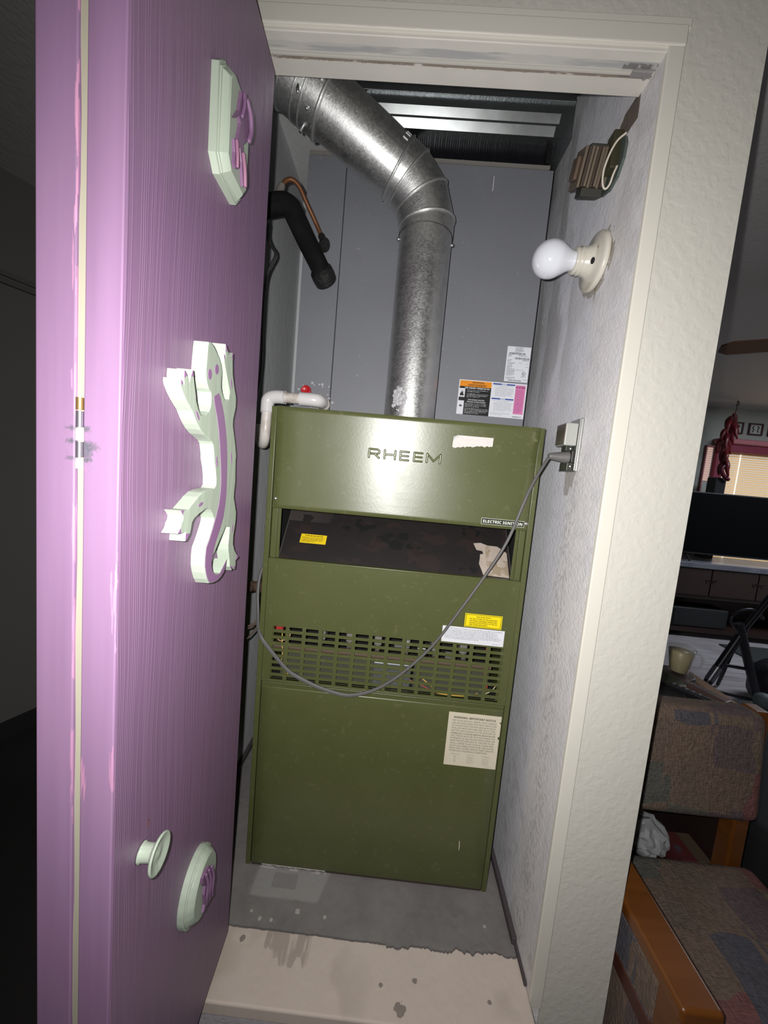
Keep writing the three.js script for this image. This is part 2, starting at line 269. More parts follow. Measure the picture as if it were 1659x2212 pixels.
const knob = obj('knob', lathe([[0, 0], [0.0115, 0], [0.0112, 0.002], [0.0098, 0.004], [0.0095, 0.013], [0.0118, 0.0165], [0.0195, 0.0188], [0.0212, 0.0205], [0.0212, 0.0218], [0.0205, 0.0228], [0.0192, 0.0226], [0.0125, 0.0205], [0.0095, 0.0196], [0.0055, 0.0204], [0, 0.0212]], [1, 0, 0], [0, 0.57, -0.05], 40), mint, door);
knob.userData.label = 'pale green flared round knob';
obj('nail_mark', tube([[0.0003, 0.602, -0.0605], [0.0008, 0.599, -0.0618], [0.0008, 0.595, -0.0615], [0.0004, 0.592, -0.0602]], 0.0007), mat([0.12, 0.05, 0.05], 0.7), door);
const purplePaint = mat([0.27, 0.14, 0.28], 0.45);
function onDoor(name, label, category) { return thing(name, label, category, [-0.26494, 0, 0.53289], 0.0505); }
const face = (pts, depth, off, k = 1e-3, bevel = 0) => slab(pts, depth, k, bevel).rotateY(Math.PI / 2).translate(off, 0, 0);   // outline (distance from the near edge, height) in mm
// the lizard cut from a thick board
const lizard = onDoor('wooden_lizard', 'pale green wooden lizard cut-out with purple back stripe and curled tail on the purple door', 'decoration');
const GOUT = [[126.7,1172.3],[132.1,1173.8],[139.7,1172.4],[148.7,1168.2],[158.1,1163.0],[165.3,1156.9],[168.5,1149.5],[168.6,1143.4],[167.7,1134.8],[167.9,1128.0],[171.0,1122.6],[176.4,1117.5],[184.5,1112.1],[194.6,1117.1],[197.0,1128.1],[191.2,1136.4],[182.5,1149.3],[175.3,1160.5],[173.3,1166.0],[170.5,1172.4],[178.6,1169.1],[175.3,1177.3],[175.2,1186.0],[185.4,1178.9],[188.6,1174.4],[200.7,1182.5],[201.9,1173.7],[204.8,1154.3],[210.9,1141.0],[221.0,1124.7],[221.5,1112.1],[218.2,1102.2],[213.9,1092.2],[214.0,1082.9],[216.9,1077.3],[226.5,1056.6],[232.4,1039.3],[231.2,1033.8],[234.1,1000.2],[231.6,985.8],[231.6,976.1],[238.5,962.8],[243.8,952.4],[244.1,940.3],[241.6,929.6],[237.4,916.2],[237.6,902.1],[245.4,890.4],[255.1,882.2],[266.5,875.5],[253.0,873.3],[253.9,862.6],[250.9,858.3],[239.5,865.1],[236.3,859.8],[227.7,868.1],[226.5,878.4],[219.3,896.7],[218.2,905.7],[220.2,919.0],[220.6,931.5],[206.5,935.0],[187.1,918.0],[173.7,906.0],[164.2,899.9],[159.9,893.8],[159.7,885.9],[164.5,877.6],[173.2,871.2],[181.8,868.4],[190.5,868.0],[198.7,873.4],[215.0,883.0],[213.6,874.5],[208.7,866.0],[197.9,860.3],[185.0,858.2],[170.3,859.3],[156.2,862.6],[149.8,870.1],[144.2,880.3],[140.5,890.7],[140.3,902.6],[141.9,914.9],[148.5,923.0],[156.8,935.4],[163.5,946.6],[164.5,951.7],[156.2,960.3],[150.0,965.2],[142.4,968.2],[120.3,962.8],[107.7,958.3],[102.6,953.6],[100.9,946.1],[98.3,940.4],[92.7,936.0],[87.0,933.6],[87.7,944.4],[77.9,944.1],[69.7,945.0],[76.0,951.2],[77.1,955.4],[81.0,959.3],[81.4,962.9],[79.1,966.0],[73.9,971.2],[83.0,970.0],[91.6,970.6],[104.6,977.8],[115.2,984.0],[126.4,988.9],[136.6,990.9],[160.7,992.8],[165.7,997.3],[165.2,1005.9],[161.9,1018.6],[156.9,1029.6],[155.0,1039.5],[151.2,1050.8],[146.5,1054.2],[137.8,1057.1],[124.4,1060.9],[114.8,1065.5],[106.9,1070.8],[100.7,1076.1],[93.1,1084.3],[87.4,1087.9],[79.1,1093.5],[71.1,1100.1],[65.8,1106.3],[64.1,1110.2],[64.7,1113.7],[70.1,1111.0],[73.2,1109.5],[70.9,1117.4],[71.6,1124.9],[78.7,1120.6],[84.1,1114.3],[86.2,1121.2],[90.8,1130.1],[94.4,1119.4],[98.1,1108.4],[101.9,1096.5],[106.8,1089.2],[113.3,1082.7],[117.8,1082.6],[125.4,1084.9],[134.6,1090.3],[139.6,1098.4],[140.2,1108.8],[138.0,1114.8],[131.9,1117.8],[126.5,1123.6],[123.5,1130.6],[122.8,1138.7],[124.0,1150.8],[125.0,1164.8]];
const GSTRIPE = [[146.8,1111.5],[160.2,1118.8],[166.3,1113.9],[174.2,1103.0],[181.3,1091.6],[188.4,1074.0],[194.9,1054.2],[198.4,1033.5],[200.4,1005.5],[201.4,987.1],[199.0,968.9],[194.5,950.0],[185.3,934.7],[172.4,917.9],[164.0,902.6],[161.2,894.4],[161.3,885.5],[166.2,876.4],[173.7,870.5],[181.9,867.8],[191.6,867.2],[200.0,872.1],[213.4,881.9],[212.4,874.8],[207.0,866.5],[196.7,861.3],[183.8,859.3],[170.2,860.2],[156.9,863.5],[150.9,870.7],[145.5,880.4],[142.0,890.3],[141.8,902.3],[143.8,914.6],[150.8,922.6],[159.1,935.0],[168.0,950.4],[176.4,968.0],[180.5,988.1],[180.6,1005.7],[177.7,1023.2],[174.8,1036.0],[171.2,1052.3],[165.3,1072.1],[159.1,1086.7],[151.5,1099.8],[147.5,1108.0]];
const GEYES = [[[137.6,1137.0],[137.4,1134.1],[136.2,1131.5],[134.3,1129.8],[132.1,1129.2],[130.0,1130.0],[128.5,1131.8],[127.7,1134.4],[128.0,1137.3],[129.1,1139.8],[130.9,1141.6],[133.1,1142.2],[135.2,1141.5],[136.8,1139.6]],[[157.2,1148.3],[156.9,1145.4],[155.6,1142.8],[153.4,1141.0],[150.9,1140.3],[148.5,1141.0],[146.7,1142.7],[145.9,1145.3],[146.2,1148.1],[147.5,1150.7],[149.6,1152.5],[152.1,1153.2],[154.5,1152.7],[156.3,1150.9]]];
const GSPOTS = [[[107.6,1082.0],[110.0,1078.2],[109.7,1076.3],[106.9,1077.3],[103.3,1080.7],[101.0,1084.5],[101.3,1086.4],[104.0,1085.4]],[[202.4,1140.7],[203.8,1135.9],[203.3,1133.6],[201.2,1135.2],[198.7,1139.7],[197.3,1144.5],[197.8,1146.8],[199.9,1145.3]],[[165.9,1029.3],[166.8,1023.9],[166.0,1021.6],[164.0,1023.8],[162.0,1029.1],[161.2,1034.4],[161.9,1036.7],[163.9,1034.6]],[[215.0,1037.0],[216.0,1030.8],[215.3,1028.1],[213.3,1030.6],[211.2,1036.7],[210.2,1042.8],[210.9,1045.5],[212.8,1043.0]],[[125.5,972.8],[120.7,971.5],[117.2,971.8],[116.8,973.5],[119.8,975.7],[124.5,977.0],[128.2,976.7],[128.6,975.0]],[[232.3,927.7],[231.3,922.4],[229.9,920.4],[228.8,922.9],[228.7,928.3],[229.7,933.6],[231.1,935.6],[232.2,933.1]]];
const GCLAWS = [[[65.3,1113.2],[69.9,1110.8],[66.7,1107.1]],[[71.9,1124.4],[78.1,1120.8],[72.2,1116.4]],[[90.3,1129.2],[92.5,1123.1],[86.7,1121.3]],[[171.3,1172.2],[176.1,1170.3],[173.1,1166.0]],[[175.9,1185.1],[184.5,1179.4],[177.5,1178.0]],[[200.4,1181.6],[201.8,1174.4],[196.6,1175.3]],[[74.9,971.1],[82.3,970.4],[78.8,966.1]],[[87.7,933.9],[88.1,942.4],[97.5,941.3],[92.7,936.4]],[[70.3,945.3],[75.8,950.5],[77.3,944.4]],[[265.4,875.7],[253.5,873.3],[255.2,881.1]],[[250.6,859.0],[243.7,863.1],[251.4,865.3]],[[236.2,860.7],[228.8,867.8],[238.6,865.9]]];
obj('body', uvm(face(GOUT, 18.5e-3, 0, 1e-3, 0.0006), 3, 3), mint, lizard);
obj('back_stripe', face(GSTRIPE, 0.0005, 0.0184), purplePaint, lizard);
for (const p of GEYES) obj('eye', face(p, 0.0005, 0.0184), purplePaint, lizard);
for (const p of GSPOTS) obj('spot', face(p, 0.0005, 0.0184), purplePaint, lizard);
for (const p of GCLAWS) obj('claw', face(p, 0.0005, 0.0184), purplePaint, lizard);
// two moulded plaques: stepped rings of an outline shrinking towards the face
function stepped(outline, prof) {                                     // prof [inset, height]
  const cx = outline.reduce((s, p) => s + p[0], 0) / outline.length, cy = outline.reduce((s, p) => s + p[1], 0) / outline.length, n = outline.length, pos = [], idx = [];
  const hw = Math.max(...outline.map((p) => Math.abs(p[0] - cx))), hh = Math.max(...outline.map((p) => Math.abs(p[1] - cy)));
  for (const [ins, h] of prof) for (const p of outline) pos.push(h, cy + (p[1] - cy) * (hh - ins) / hh, -(cx + (p[0] - cx) * (hw - ins) / hw));
  pos.push(prof[prof.length - 1][1], cy, -cx);
  for (let k = 0; k < prof.length - 1; k++) for (let i = 0; i < n; i++) { const a = k * n + i, b = k * n + (i + 1) % n; idx.push(a, b, a + n, b, b + n, a + n); }
  const l = (prof.length - 1) * n, c = prof.length * n; for (let i = 0; i < n; i++) idx.push(l + i, l + (i + 1) % n, c);
  const g = new THREE.BufferGeometry(); g.setAttribute('position', new THREE.Float32BufferAttribute(pos, 3)); g.setIndex(idx); return uvm(toCreasedNormals(g, 0.5));
}
const ogee = [[0, 0], [0, 0.0085], [0.0012, 0.0095], [0.0028, 0.0092], [0.003, 0.0108], [0.0045, 0.0116], [0.0062, 0.0148], [0.0085, 0.0182], [0.0105, 0.0202]];
const octo = [[0.158, 1.383], [0.212, 1.383], [0.226, 1.398], [0.226, 1.497], [0.212, 1.512], [0.158, 1.512], [0.144, 1.497], [0.144, 1.398]];
const plaque = onDoor('plaque', 'pale green eight-sided wooden plaque with purple horse relief, highest on the purple door', 'plaque');
obj('board', stepped(octo, ogee), mint, plaque);
const horsePts = [[176.3, 1495.6], [174.6, 1485.4], [169.9, 1467.5], [157.4, 1448], [170.8, 1460.9], [177.5, 1459.2], [173.1, 1444.1], [169.4, 1433.7], [160, 1427], [164.4, 1415.3], [163, 1401], [169.1, 1399], [177.2, 1404.4], [170.9, 1413.4], [169, 1424], [179.1, 1431], [186.5, 1420], [195, 1396.4], [204, 1402], [197.8, 1426], [190, 1443], [200.3, 1455], [204.5, 1470], [209.5, 1481], [211.8, 1493], [206.7, 1501], [196.9, 1503], [186.2, 1501.2]];
const relief = mat([0.2, 0.105, 0.2], 0.45);
const horse = obj('horse_relief', face(horsePts, 0.0045, 0.0195, 1e-3, 0.0012), relief, plaque);
obj('mane', [tube([[0.025, 1.499, -0.193], [0.0275, 1.488, -0.2], [0.027, 1.474, -0.206], [0.0255, 1.46, -0.204]], 0.003), tube([[0.0252, 1.497, -0.182], [0.0265, 1.484, -0.181], [0.0255, 1.468, -0.178]], 0.0022)], relief, horse);
obj('leg_ridge', [tube([[0.0252, 1.428, -0.165], [0.0262, 1.414, -0.167], [0.0255, 1.403, -0.17]], 0.002), tube([[0.0255, 1.43, -0.187], [0.0265, 1.414, -0.192], [0.0255, 1.4, -0.198]], 0.0024)], mat([0.3, 0.14, 0.22], 0.45), horse);
const ovalPts = []; for (let i = 0; i < 48; i++) { const a = i / 48 * Math.PI * 2; ovalPts.push([0.19 + 0.0485 * Math.cos(a), 0.359 + 0.054 * Math.sin(a)]); }
const oval = onDoor('plaque', 'pale green oval wooden plaque with purple carved relief, low on the door beside the knob', 'plaque');
obj('board', stepped(ovalPts, ogee), mint, oval);
const op = [[190, 399], [175.9, 402.4], [163.7, 402.9], [164.9, 389], [179.1, 366.6], [174.7, 352.7], [180.3, 323.2], [173.7, 314.2], [184.1, 306.2], [188.1, 319.1], [197.8, 304.1], [211, 300], [205.1, 316.9], [210.4, 338.8], [217, 352], [207.8, 377.4]].map((p) => [0.19e3 + (p[0] - 190) * 0.84, 359 + (p[1] - 355) * 0.78]);
const carv = obj('animal_relief', face(op, 0.0045, 0.0195, 1e-3, 0.0012), relief, oval);
for (const [a, b] of [[0.178, 0.004], [0.188, 0], [0.199, -0.006]]) obj('relief_fold', tube([[0.0248, 0.388 + b, -a], [0.0268, 0.366 + b, -a - 0.004], [0.0262, 0.345 + b, -a - 0.003], [0.0248, 0.328 + b, -a - 0.007]], 0.0022), relief, carv);

// ---------------------------------------------------------------- the furnace
const enamelBump = tex(256, 256, (u, v) => fbm(u * 30, v * 30, 201, 3, 30, 30), { rep: [9, 9] });
const enamelTex = tex(512, 512, (u, v) => { const d = fbm(u * 9, v * 9, 205, 4, 9, 9), f = fbm(u * 60, v * 60, 209, 2, 60, 60); let c = mix3([0.083, 0.092, 0.032], [0.094, 0.104, 0.039], d); if (f > 0.79) c = mix3(c, [0.16, 0.165, 0.09], 0.25); return c; }, { srgb: true, rep: [1.7, 1.7] });
const enamelRough = tex(256, 256, (u, v) => 0.30 + 0.05 * step(0.4, 0.75, fbm(u * 5, v * 5, 207, 4, 5, 5)), { rep: [2, 2] });
const enamel = phys([1, 1, 1], 1, { map: enamelTex, roughnessMap: enamelRough, bumpMap: enamelBump, bumpScale: 0.00004, specularIntensity: 1.0 });
const furnace = thing('furnace', 'olive green metal furnace with raised maker name and slotted grille on the closet floor', 'furnace');
const sheet = 0.0015, FH = 1.166;
obj('cabinet', [
  box(-0.311, -0.3095, 0, FH, -0.62, -0.001), box(0.3095, 0.311, 0, FH, -0.62, -0.001), box(-0.311, 0.311, 0, FH, -0.62, -0.618), box(-0.3095, 0.3095, FH - 0.002, FH, -0.62, -0.002), box(-0.3095, 0.3095, 0, 0.006, -0.62, -0.01),
  rbox(-0.311, -0.2988, 0, FH, -0.014, 0, 0.0018, 3), rbox(0.2988, 0.311, 0, FH, -0.014, 0, 0.0018, 3), box(-0.2988, -0.278, 0, FH, -0.016, -0.0125), box(0.278, 0.2988, 0, FH, -0.016, -0.0125)], enamel, furnace);
// upper panel, slightly dished so that the flash blooms across it
const ux0 = -0.2965, ux1 = 0.2975, uy0 = 0.932, uy1 = 1.1655;
const dish = (x, y) => { return 0.36 * (y - 1.0) ** 2 + rollOff(x, y, ux0, ux1, uy0, uy1, 0.004); };
const up = obj('upper_panel', grid(edged(ux0, ux1, 40), edged(uy0, uy1, 36, 0.0045), (x, y) => 0.0035 + dish(x, y), -0.012), enamel, furnace);
const upZ = (x, y) => 0.0035 + dish(x, y);
// raised name: letters as ridges
const LW = { R: [[[0, 0], [0, 1], [0.8, 1], [1, 0.86], [1, 0.6], [0.8, 0.46], [0, 0.46]], [[0.55, 0.46], [1, 0]]], H: [[[0, 0], [0, 1]], [[1, 0], [1, 1]], [[0, 0.5], [1, 0.5]]], E: [[[1, 1], [0, 1], [0, 0], [1, 0]], [[0, 0.5], [0.95, 0.5]]], M: [[[0, 0], [0, 1], [0.5, 0.18], [1, 1], [1, 0]]] };
const letters = [];
for (const [ch, a, b] of [['R', -0.0795, -0.0565], ['H', -0.0440, -0.0200], ['E', -0.0083, 0.0105], ['E', 0.0232, 0.0415], ['M', 0.0525, 0.0825]])
  for (const st of LW[ch]) for (let i = 0; i < st.length - 1; i++) {
    const p = [st[i], st[i + 1]].map(([u, v]) => { const x = lerp(a, b, u), y = lerp(1.0685, 1.0872, v); return [x, y, 0]; });
    const n = 3; for (let q = 0; q < n; q++) { const A = [0, 1].map((k) => lerp(p[0][k], p[1][k], q / n)), B2 = [0, 1].map((k) => lerp(p[0][k], p[1][k], (q + 1) / n)); letters.push(bar([A[0], A[1], upZ(...A) + 0.0008], [B2[0], B2[1], upZ(...B2) + 0.0008], 0.0025, 12)); }
    for (const e of p) letters.push(new THREE.SphereGeometry(0.0025, 12, 8).translate(e[0], e[1], upZ(e[0], e[1]) + 0.0008));
  }
obj('raised_lettering', letters, phys([0.1, 0.108, 0.042], 0.2), up).userData.label = 'raised letters RHEEM pressed in the panel';
const onPanel = (pts, d = 0.0006) => { const cx = pts.reduce((s, p) => s + p[0], 0) / pts.length, cy = pts.reduce((s, p) => s + p[1], 0) / pts.length; return slab(pts, d).translate(0, 0, upZ(cx, cy) + 0.0004); };
const torn = []; { const N = 22; for (let i = 0; i <= N; i++) torn.push([0.106 + 0.0895 * i / N, 1.1065 + 0.009 * i / N + 0.0035 * (rnd() - 0.5)]); torn.push([0.1958, 1.1445]); for (let i = 1; i <= 12; i++) torn.push([0.1958 - 0.07 * i / 12, 1.1445 - 0.0035 * i / 12 + 0.0012 * (rnd() - 0.5)]); for (let i = 1; i <= 8; i++) torn.push([0.1258 - 0.019 * i / 8, 1.141 - 0.012 * i / 8 + 0.002 * (rnd() - 0.5)]); }
const paperTex = tex(256, 128, (u, v) => { const n = fbm(u * 14, v * 14, 221, 4); let c = mix3([0.62, 0.59, 0.56], [0.72, 0.68, 0.65], n); const q = u * 1.6 + (1 - v) * 1.1; if (q < 0.62 && n > 0.42) c = mix3(c, [0.3, 0.33, 0.36], 0.6); return c; }, { srgb: true });
const tornG = onPanel(torn, 0.0005); uvBy(tornG, (x, y) => [(x - 0.106) / 0.09, (y - 1.105) / 0.04]);
obj('torn_sticker', tornG, new THREE.MeshStandardMaterial({ map: paperTex, roughness: 0.8 }), up);
function plate(parent, name, x0, x1, y0, y1, z, draw, { ppm = 5200, r = 0.001, depth = 0.0006, rough = 0.5, lab } = {}) {   // a printed label facing the room
  const w = Math.round((x1 - x0) * ppm), h = Math.round((y1 - y0) * ppm), g = rbox(x0, x1, y0, y1, z, z + depth, r, 2);
  uvBy(g, (x, y) => [(x - x0) / (x1 - x0), (y - y0) / (y1 - y0)]);
  const o = obj(name, g, new THREE.MeshStandardMaterial({ map: canvasTex(w, h, draw), roughness: rough }), parent); if (lab) o.userData.label = lab; return o;
}
const fit = (c, s, x, y, w, size, font = 'sans-serif', wt = '') => { c.font = `${wt} ${size}px ${font}`; const m = c.measureText(s).width; c.save(); c.translate(x, y); c.scale(w / m, 1); c.fillText(s, 0, 0); c.restore(); };
const scrib = (c, x, y, w, lh, n, col, last = 0.6) => { c.fillStyle = col; for (let i = 0; i < n; i++) { let q = x; const e = x + w * (i === n - 1 ? last : 0.9 + 0.1 * rnd()); while (q < e) { const l = Math.min(e - q, lh * (0.5 + 1.6 * rnd())); c.globalAlpha = 0.55 + 0.35 * rnd(); c.fillRect(q, y + i * lh, l, lh * 0.46); q += l + lh * 0.32; } } c.globalAlpha = 1; };
plate(up, 'name_plate', 0.1905, 0.2885, 0.9395, 0.954, upZ(0.24, 0.947) + 0.0006, (c, w, h) => {
  c.fillStyle = '#d9d9cf'; c.fillRect(0, 0, w, h); c.fillStyle = '#273022'; c.fillRect(5, 5, w - 10, h - 10); c.fillStyle = '#e6e6da'; c.textBaseline = 'middle'; fit(c, 'ELECTRIC IGNITION', 20, h / 2 + 2, w - 42, h * 0.62, 'sans-serif', 'bold');
}, { lab: 'small plate reading ELECTRIC IGNITION', ppm: 6000, rough: 0.35 });
function screw(parent, x, y, z, r = 0.004) { return obj('screw', [lathe([[r, 0], [r, 0.0006], [r * 0.75, 0.0022], [0, 0.0026]], [0, 0, 1], [x, y, z], 16)], mat([0.6, 0.6, 0.58], 0.3, { metalness: 0.9 }), parent); }
screw(up, -0.2895, 0.9545, upZ(-0.2895, 0.9545) - 0.0002); screw(up, 0.293, 0.949, upZ(0.292, 0.949) - 0.0002);
// the open draught slot and its soot-blackened deflector
for (const s of [-1, 1]) obj('slot_rail', rbox(s < 0 ? -0.2978 : 0.2845, s < 0 ? -0.2842 : 0.2985, 0.80, 0.934, -0.012, -0.006, 0.0015), enamel, furnace);
const dTex = tex(512, 256, (u, v) => {
  const n = fbm(u * 12, v * 6, 231, 4), f = fbm(u * 60, v * 30, 235, 3); let c = mix3([0.009, 0.007, 0.007], [0.019, 0.015, 0.015], 0.6 * n + 0.4 * f);
  if (u < 0.2 && v > 0.6 && n > 0.5) c = mix3(c, [0.09, 0.08, 0.077], 0.5 * (1 - u * 4));
  for (const [a, b, r] of [[0.27, 0.56, 0.018], [0.33, 0.64, 0.03], [0.35, 0.58, 0.028], [0.39, 0.62, 0.02], [0.43, 0.42, 0.03], [0.5, 0.36, 0.036], [0.53, 0.5, 0.028], [0.57, 0.34, 0.03], [0.6, 0.26, 0.024], [0.47, 0.5, 0.02], [0.84, 0.1, 0.02], [0.79, 0.08, 0.016], [0.84, 0.66, 0.05]]) { const d = Math.hypot(u - a, (v - b) * 0.5) / r + 1.1 * (fbm(u * 50, v * 25, 237, 2) - 0.5); if (d < 1) c = [0.006, 0.006, 0.006]; }
  if (n > 0.62) c = mix3(c, [0.035, 0.018, 0.015], 0.35);
  return c;
}, { srgb: true });
const slope = new THREE.Group(); slope.name = 'deflector'; slope.position.set(0, 0.8095, -0.0165); slope.rotation.x = -Math.atan2(0.115, 0.135); furnace.add(slope);
const dg = box(-0.2805, 0.2835, 0, 0.185, -0.0015, 0); uvBy(dg, (x, y) => [(x + 0.2805) / 0.564, y / 0.185]);
obj('deflector_plate', dg, new THREE.MeshStandardMaterial({ map: dTex, roughness: 0.55 }), slope);
for (const [a, b] of [[-0.2815, -0.2785], [0.2815, 0.2845]]) obj('deflector_rim', rbox(a, b, 0, 0.185, -0.004, 0.001, 0.0008), mat([0.12, 0.11, 0.11], 0.45, { metalness: 0.6 }), slope);
plate(slope, 'caution_sticker', -0.2385, -0.1735, 0.0475, 0.0735, 0.0003, (c, w, h) => { c.fillStyle = '#e8c819'; c.fillRect(0, 0, w, h); c.fillStyle = '#3a3208'; c.textBaseline = 'middle'; scrib(c, w * 0.16, h * 0.14, w * 0.7, h * 0.16, 1, '#2c2606', 1); scrib(c, w * 0.06, h * 0.36, w * 0.88, h * 0.14, 4, '#5a4d10'); }, { lab: 'yellow caution sticker', ppm: 4000 });
const tp = [[0.196, 0.092], [0.203, 0.0735], [0.217, 0.072], [0.2195, 0.064], [0.211, 0.062], [0.21, 0.05], [0.207, 0.036], [0.212, 0.02], [0.216, 0.006], [0.2775, 0.004], [0.2775, 0.072], [0.266, 0.081], [0.255, 0.0885], [0.232, 0.089], [0.214, 0.095]];
const tpG = slab(tp, 0.0005).translate(0, 0, 0.0002); uvBy(tpG, (x, y) => [(x - 0.196) / 0.082, y / 0.095]);
obj('torn_paper', tpG, new THREE.MeshStandardMaterial({ roughness: 0.9, map: tex(256, 256, (u, v) => { const n = fbm(u * 5, v * 5, 241, 4), l = fbm(u * 9, v * 60, 245, 3); let c = mix3([0.42, 0.35, 0.29], [0.5, 0.43, 0.37], n); if (u > 0.35 && n > 0.45) c = mix3(c, [0.24, 0.18, 0.09], 0.7 * step(0.45, 0.62, n)); if (l > 0.62) c = mix3(c, [0.36, 0.3, 0.25], 0.5); return c; }, { srgb: true }) }), slope).userData.label = 'torn remains of a pale paper label';
obj('flue_box', [box(-0.306, 0.306, 0.795, 1.15, -0.3, -0.296), box(-0.306, 0.306, 0.792, 0.7955, -0.3, -0.016), box(-0.306, -0.304, 0.795, 1.15, -0.3, -0.016), box(0.304, 0.306, 0.795, 1.15, -0.3, -0.016), box(-0.306, 0.306, 1.1, 1.103, -0.3, -0.016)], mat([0.016, 0.015, 0.015], 0.8), furnace);
// grille panel: 14 by 9 punched slots
const gy0 = 0.506, gy1 = 0.8115, gsh = new THREE.Shape(); gsh.moveTo(-0.2965, gy0); gsh.lineTo(0.2975, gy0); gsh.lineTo(0.2975, gy1); gsh.lineTo(-0.2965, gy1); gsh.closePath();
for (let i = 0; i < 14; i++) for (let j = 0; j < 9; j++) { const x = -0.2762 + 0.0403 * i, y = 0.6385 - 0.0158 * j, w = 0.0312, h = 0.0082, p = new THREE.Path(); p.moveTo(x, y); p.lineTo(x, y + h); p.lineTo(x + w, y + h); p.lineTo(x + w, y); p.closePath(); gsh.holes.push(p); }
const gp = obj('grille_panel', uvm(new THREE.ExtrudeGeometry(gsh, { depth: 0.0012, bevelEnabled: false }).translate(0, 0, 0.0018)), enamel, furnace);
obj('panel_edge', [rbox(-0.2965, 0.2975, gy1 - 0.003, gy1 + 0.0012, -0.012, 0.0034, 0.0018, 3), rbox(-0.2972, -0.2945, gy0, gy1, -0.012, 0.0032, 0.0014), rbox(0.2955, 0.2982, gy0, gy1, -0.012, 0.0032, 0.0014), rbox(-0.2965, 0.2975, gy0 - 0.001, gy0 + 0.002, -0.01, 0.0034, 0.0014)], enamel, gp);
plate(gp, 'safety_sticker', 0.179, 0.2665, 0.6925, 0.7252, 0.0031, (c, w, h) => {
  c.fillStyle = '#f0d800'; c.fillRect(0, 0, w, h); c.strokeStyle = '#151200'; c.lineWidth = 6; c.strokeRect(16, 14, w - 32, h - 28); c.fillStyle = '#151200'; c.textBaseline = 'middle';
  fit(c, 'FOR YOUR SAFETY', w * 0.3, h * 0.22, w * 0.4, h * 0.12, 'sans-serif', 'bold'); const L = ['DO NOT STORE OR USE GASOLINE', 'OR OTHER FLAMMABLE VAPORS AND', 'LIQUIDS IN THE VICINITY OF THIS OR', 'ANY OTHER APPLIANCE.'];
  L.forEach((s, i) => fit(c, s, w * 0.13, h * (0.38 + 0.145 * i), w * (i === 3 ? 0.5 : 0.74), h * 0.115, 'sans-serif', 'bold'));
}, { lab: 'yellow sticker with black frame reading FOR YOUR SAFETY', ppm: 6400 });
plate(gp, 'instruction_sticker', 0.129, 0.2757, 0.651, 0.6902, 0.0031, (c, w, h) => { c.fillStyle = '#dcdde2'; c.fillRect(0, 0, w, h); scrib(c, w * 0.12, h * 0.1, w * 0.84, h * 0.088, 1, '#8d9098', 1); scrib(c, w * 0.04, h * 0.2, w * 0.93, h * 0.088, 7, '#8d9098'); scrib(c, w * 0.82, h * 0.88, w * 0.12, h * 0.07, 1, '#8d9098', 1); }, { lab: 'white sticker of fine print' });
// what the slots show: manifold, burners, gas valve, wires
const bay = new THREE.Group(); bay.name = 'burner_bay'; furnace.add(bay);
obj('bay_lining', [box(-0.3, 0.3, 0.5, 0.8, -0.2, -0.198), box(-0.3, 0.3, 0.79, 0.793, -0.2, -0.014), box(-0.3, 0.3, 0.494, 0.497, -0.2, -0.014)], darkHole, bay);
obj('baffle', [box(-0.262, -0.02, 0.499, 0.572, -0.036, -0.034), box(0.075, 0.262, 0.499, 0.572, -0.036, -0.034)], mat([0.06, 0.062, 0.045], 0.6), bay);
obj('manifold', bar([-0.28, 0.5835, -0.03], [0.262, 0.5835, -0.03], 0.0085, 12), mat([0.11, 0.075, 0.05], 0.7), bay);
for (let k = 0; k < 6; k++) obj('burner', [rbox(-0.175 + 0.072 * k, -0.155 + 0.072 * k, 0.6, 0.632, -0.16, -0.045, 0.004), bar([-0.165 + 0.072 * k, 0.592, -0.035], [-0.165 + 0.072 * k, 0.604, -0.05], 0.006, 10)], mat([0.4, 0.38, 0.34], 0.45, { metalness: 0.7 }), bay);
obj('gas_valve', [rbox(-0.028, 0.068, 0.503, 0.568, -0.06, -0.026, 0.004), bar([0.0, 0.55, -0.028], [0.0, 0.55, -0.018], 0.012, 18), bar([0.045, 0.54, -0.028], [0.045, 0.54, -0.02], 0.008, 14)], mat([0.16, 0.17, 0.17], 0.4, { metalness: 0.5 }), bay);
obj('bracket', [rbox(0.02, 0.06, 0.602, 0.618, -0.05, -0.04, 0.003), rbox(0.078, 0.1, 0.607, 0.613, -0.04, -0.03, 0.002), rbox(0.15, 0.17, 0.585, 0.604, -0.05, -0.04, 0.002)], mat([0.45, 0.44, 0.42], 0.35, { metalness: 0.8 }), bay);
obj('red_terminal', [rbox(-0.277, -0.259, 0.624, 0.65, -0.04, -0.02, 0.003)], mat([0.38, 0.03, 0.03], 0.45), bay);
const wire = (pts, c) => obj('wire', tube(pts, 0.0014, { rad: 8 }), mat(c, 0.45), bay);
wire([[0.252, 0.652, -0.03], [0.245, 0.63, -0.02], [0.25, 0.6, -0.016], [0.244, 0.575, -0.018], [0.255, 0.54, -0.015], [0.25, 0.51, -0.02]], [0.5, 0.08, 0.06]);
wire([[-0.262, 0.62, -0.03], [-0.258, 0.6, -0.018], [-0.254, 0.57, -0.016], [-0.256, 0.545, -0.018], [-0.235, 0.51, -0.02]], [0.5, 0.38, 0.08]);
wire([[0.06, 0.53, -0.03], [0.1, 0.522, -0.018], [0.13, 0.512, -0.016], [0.19, 0.505, -0.02]], [0.4, 0.05, 0.05]);
wire([[0.09, 0.54, -0.03], [0.12, 0.524, -0.017], [0.135, 0.51, -0.015], [0.2, 0.508, -0.016], [0.235, 0.516, -0.02]], [0.6, 0.36, 0.06]);
wire([[-0.25, 0.64, -0.035], [-0.24, 0.615, -0.02], [-0.262, 0.6, -0.02], [-0.28, 0.607, -0.03]], [0.5, 0.3, 0.18]);
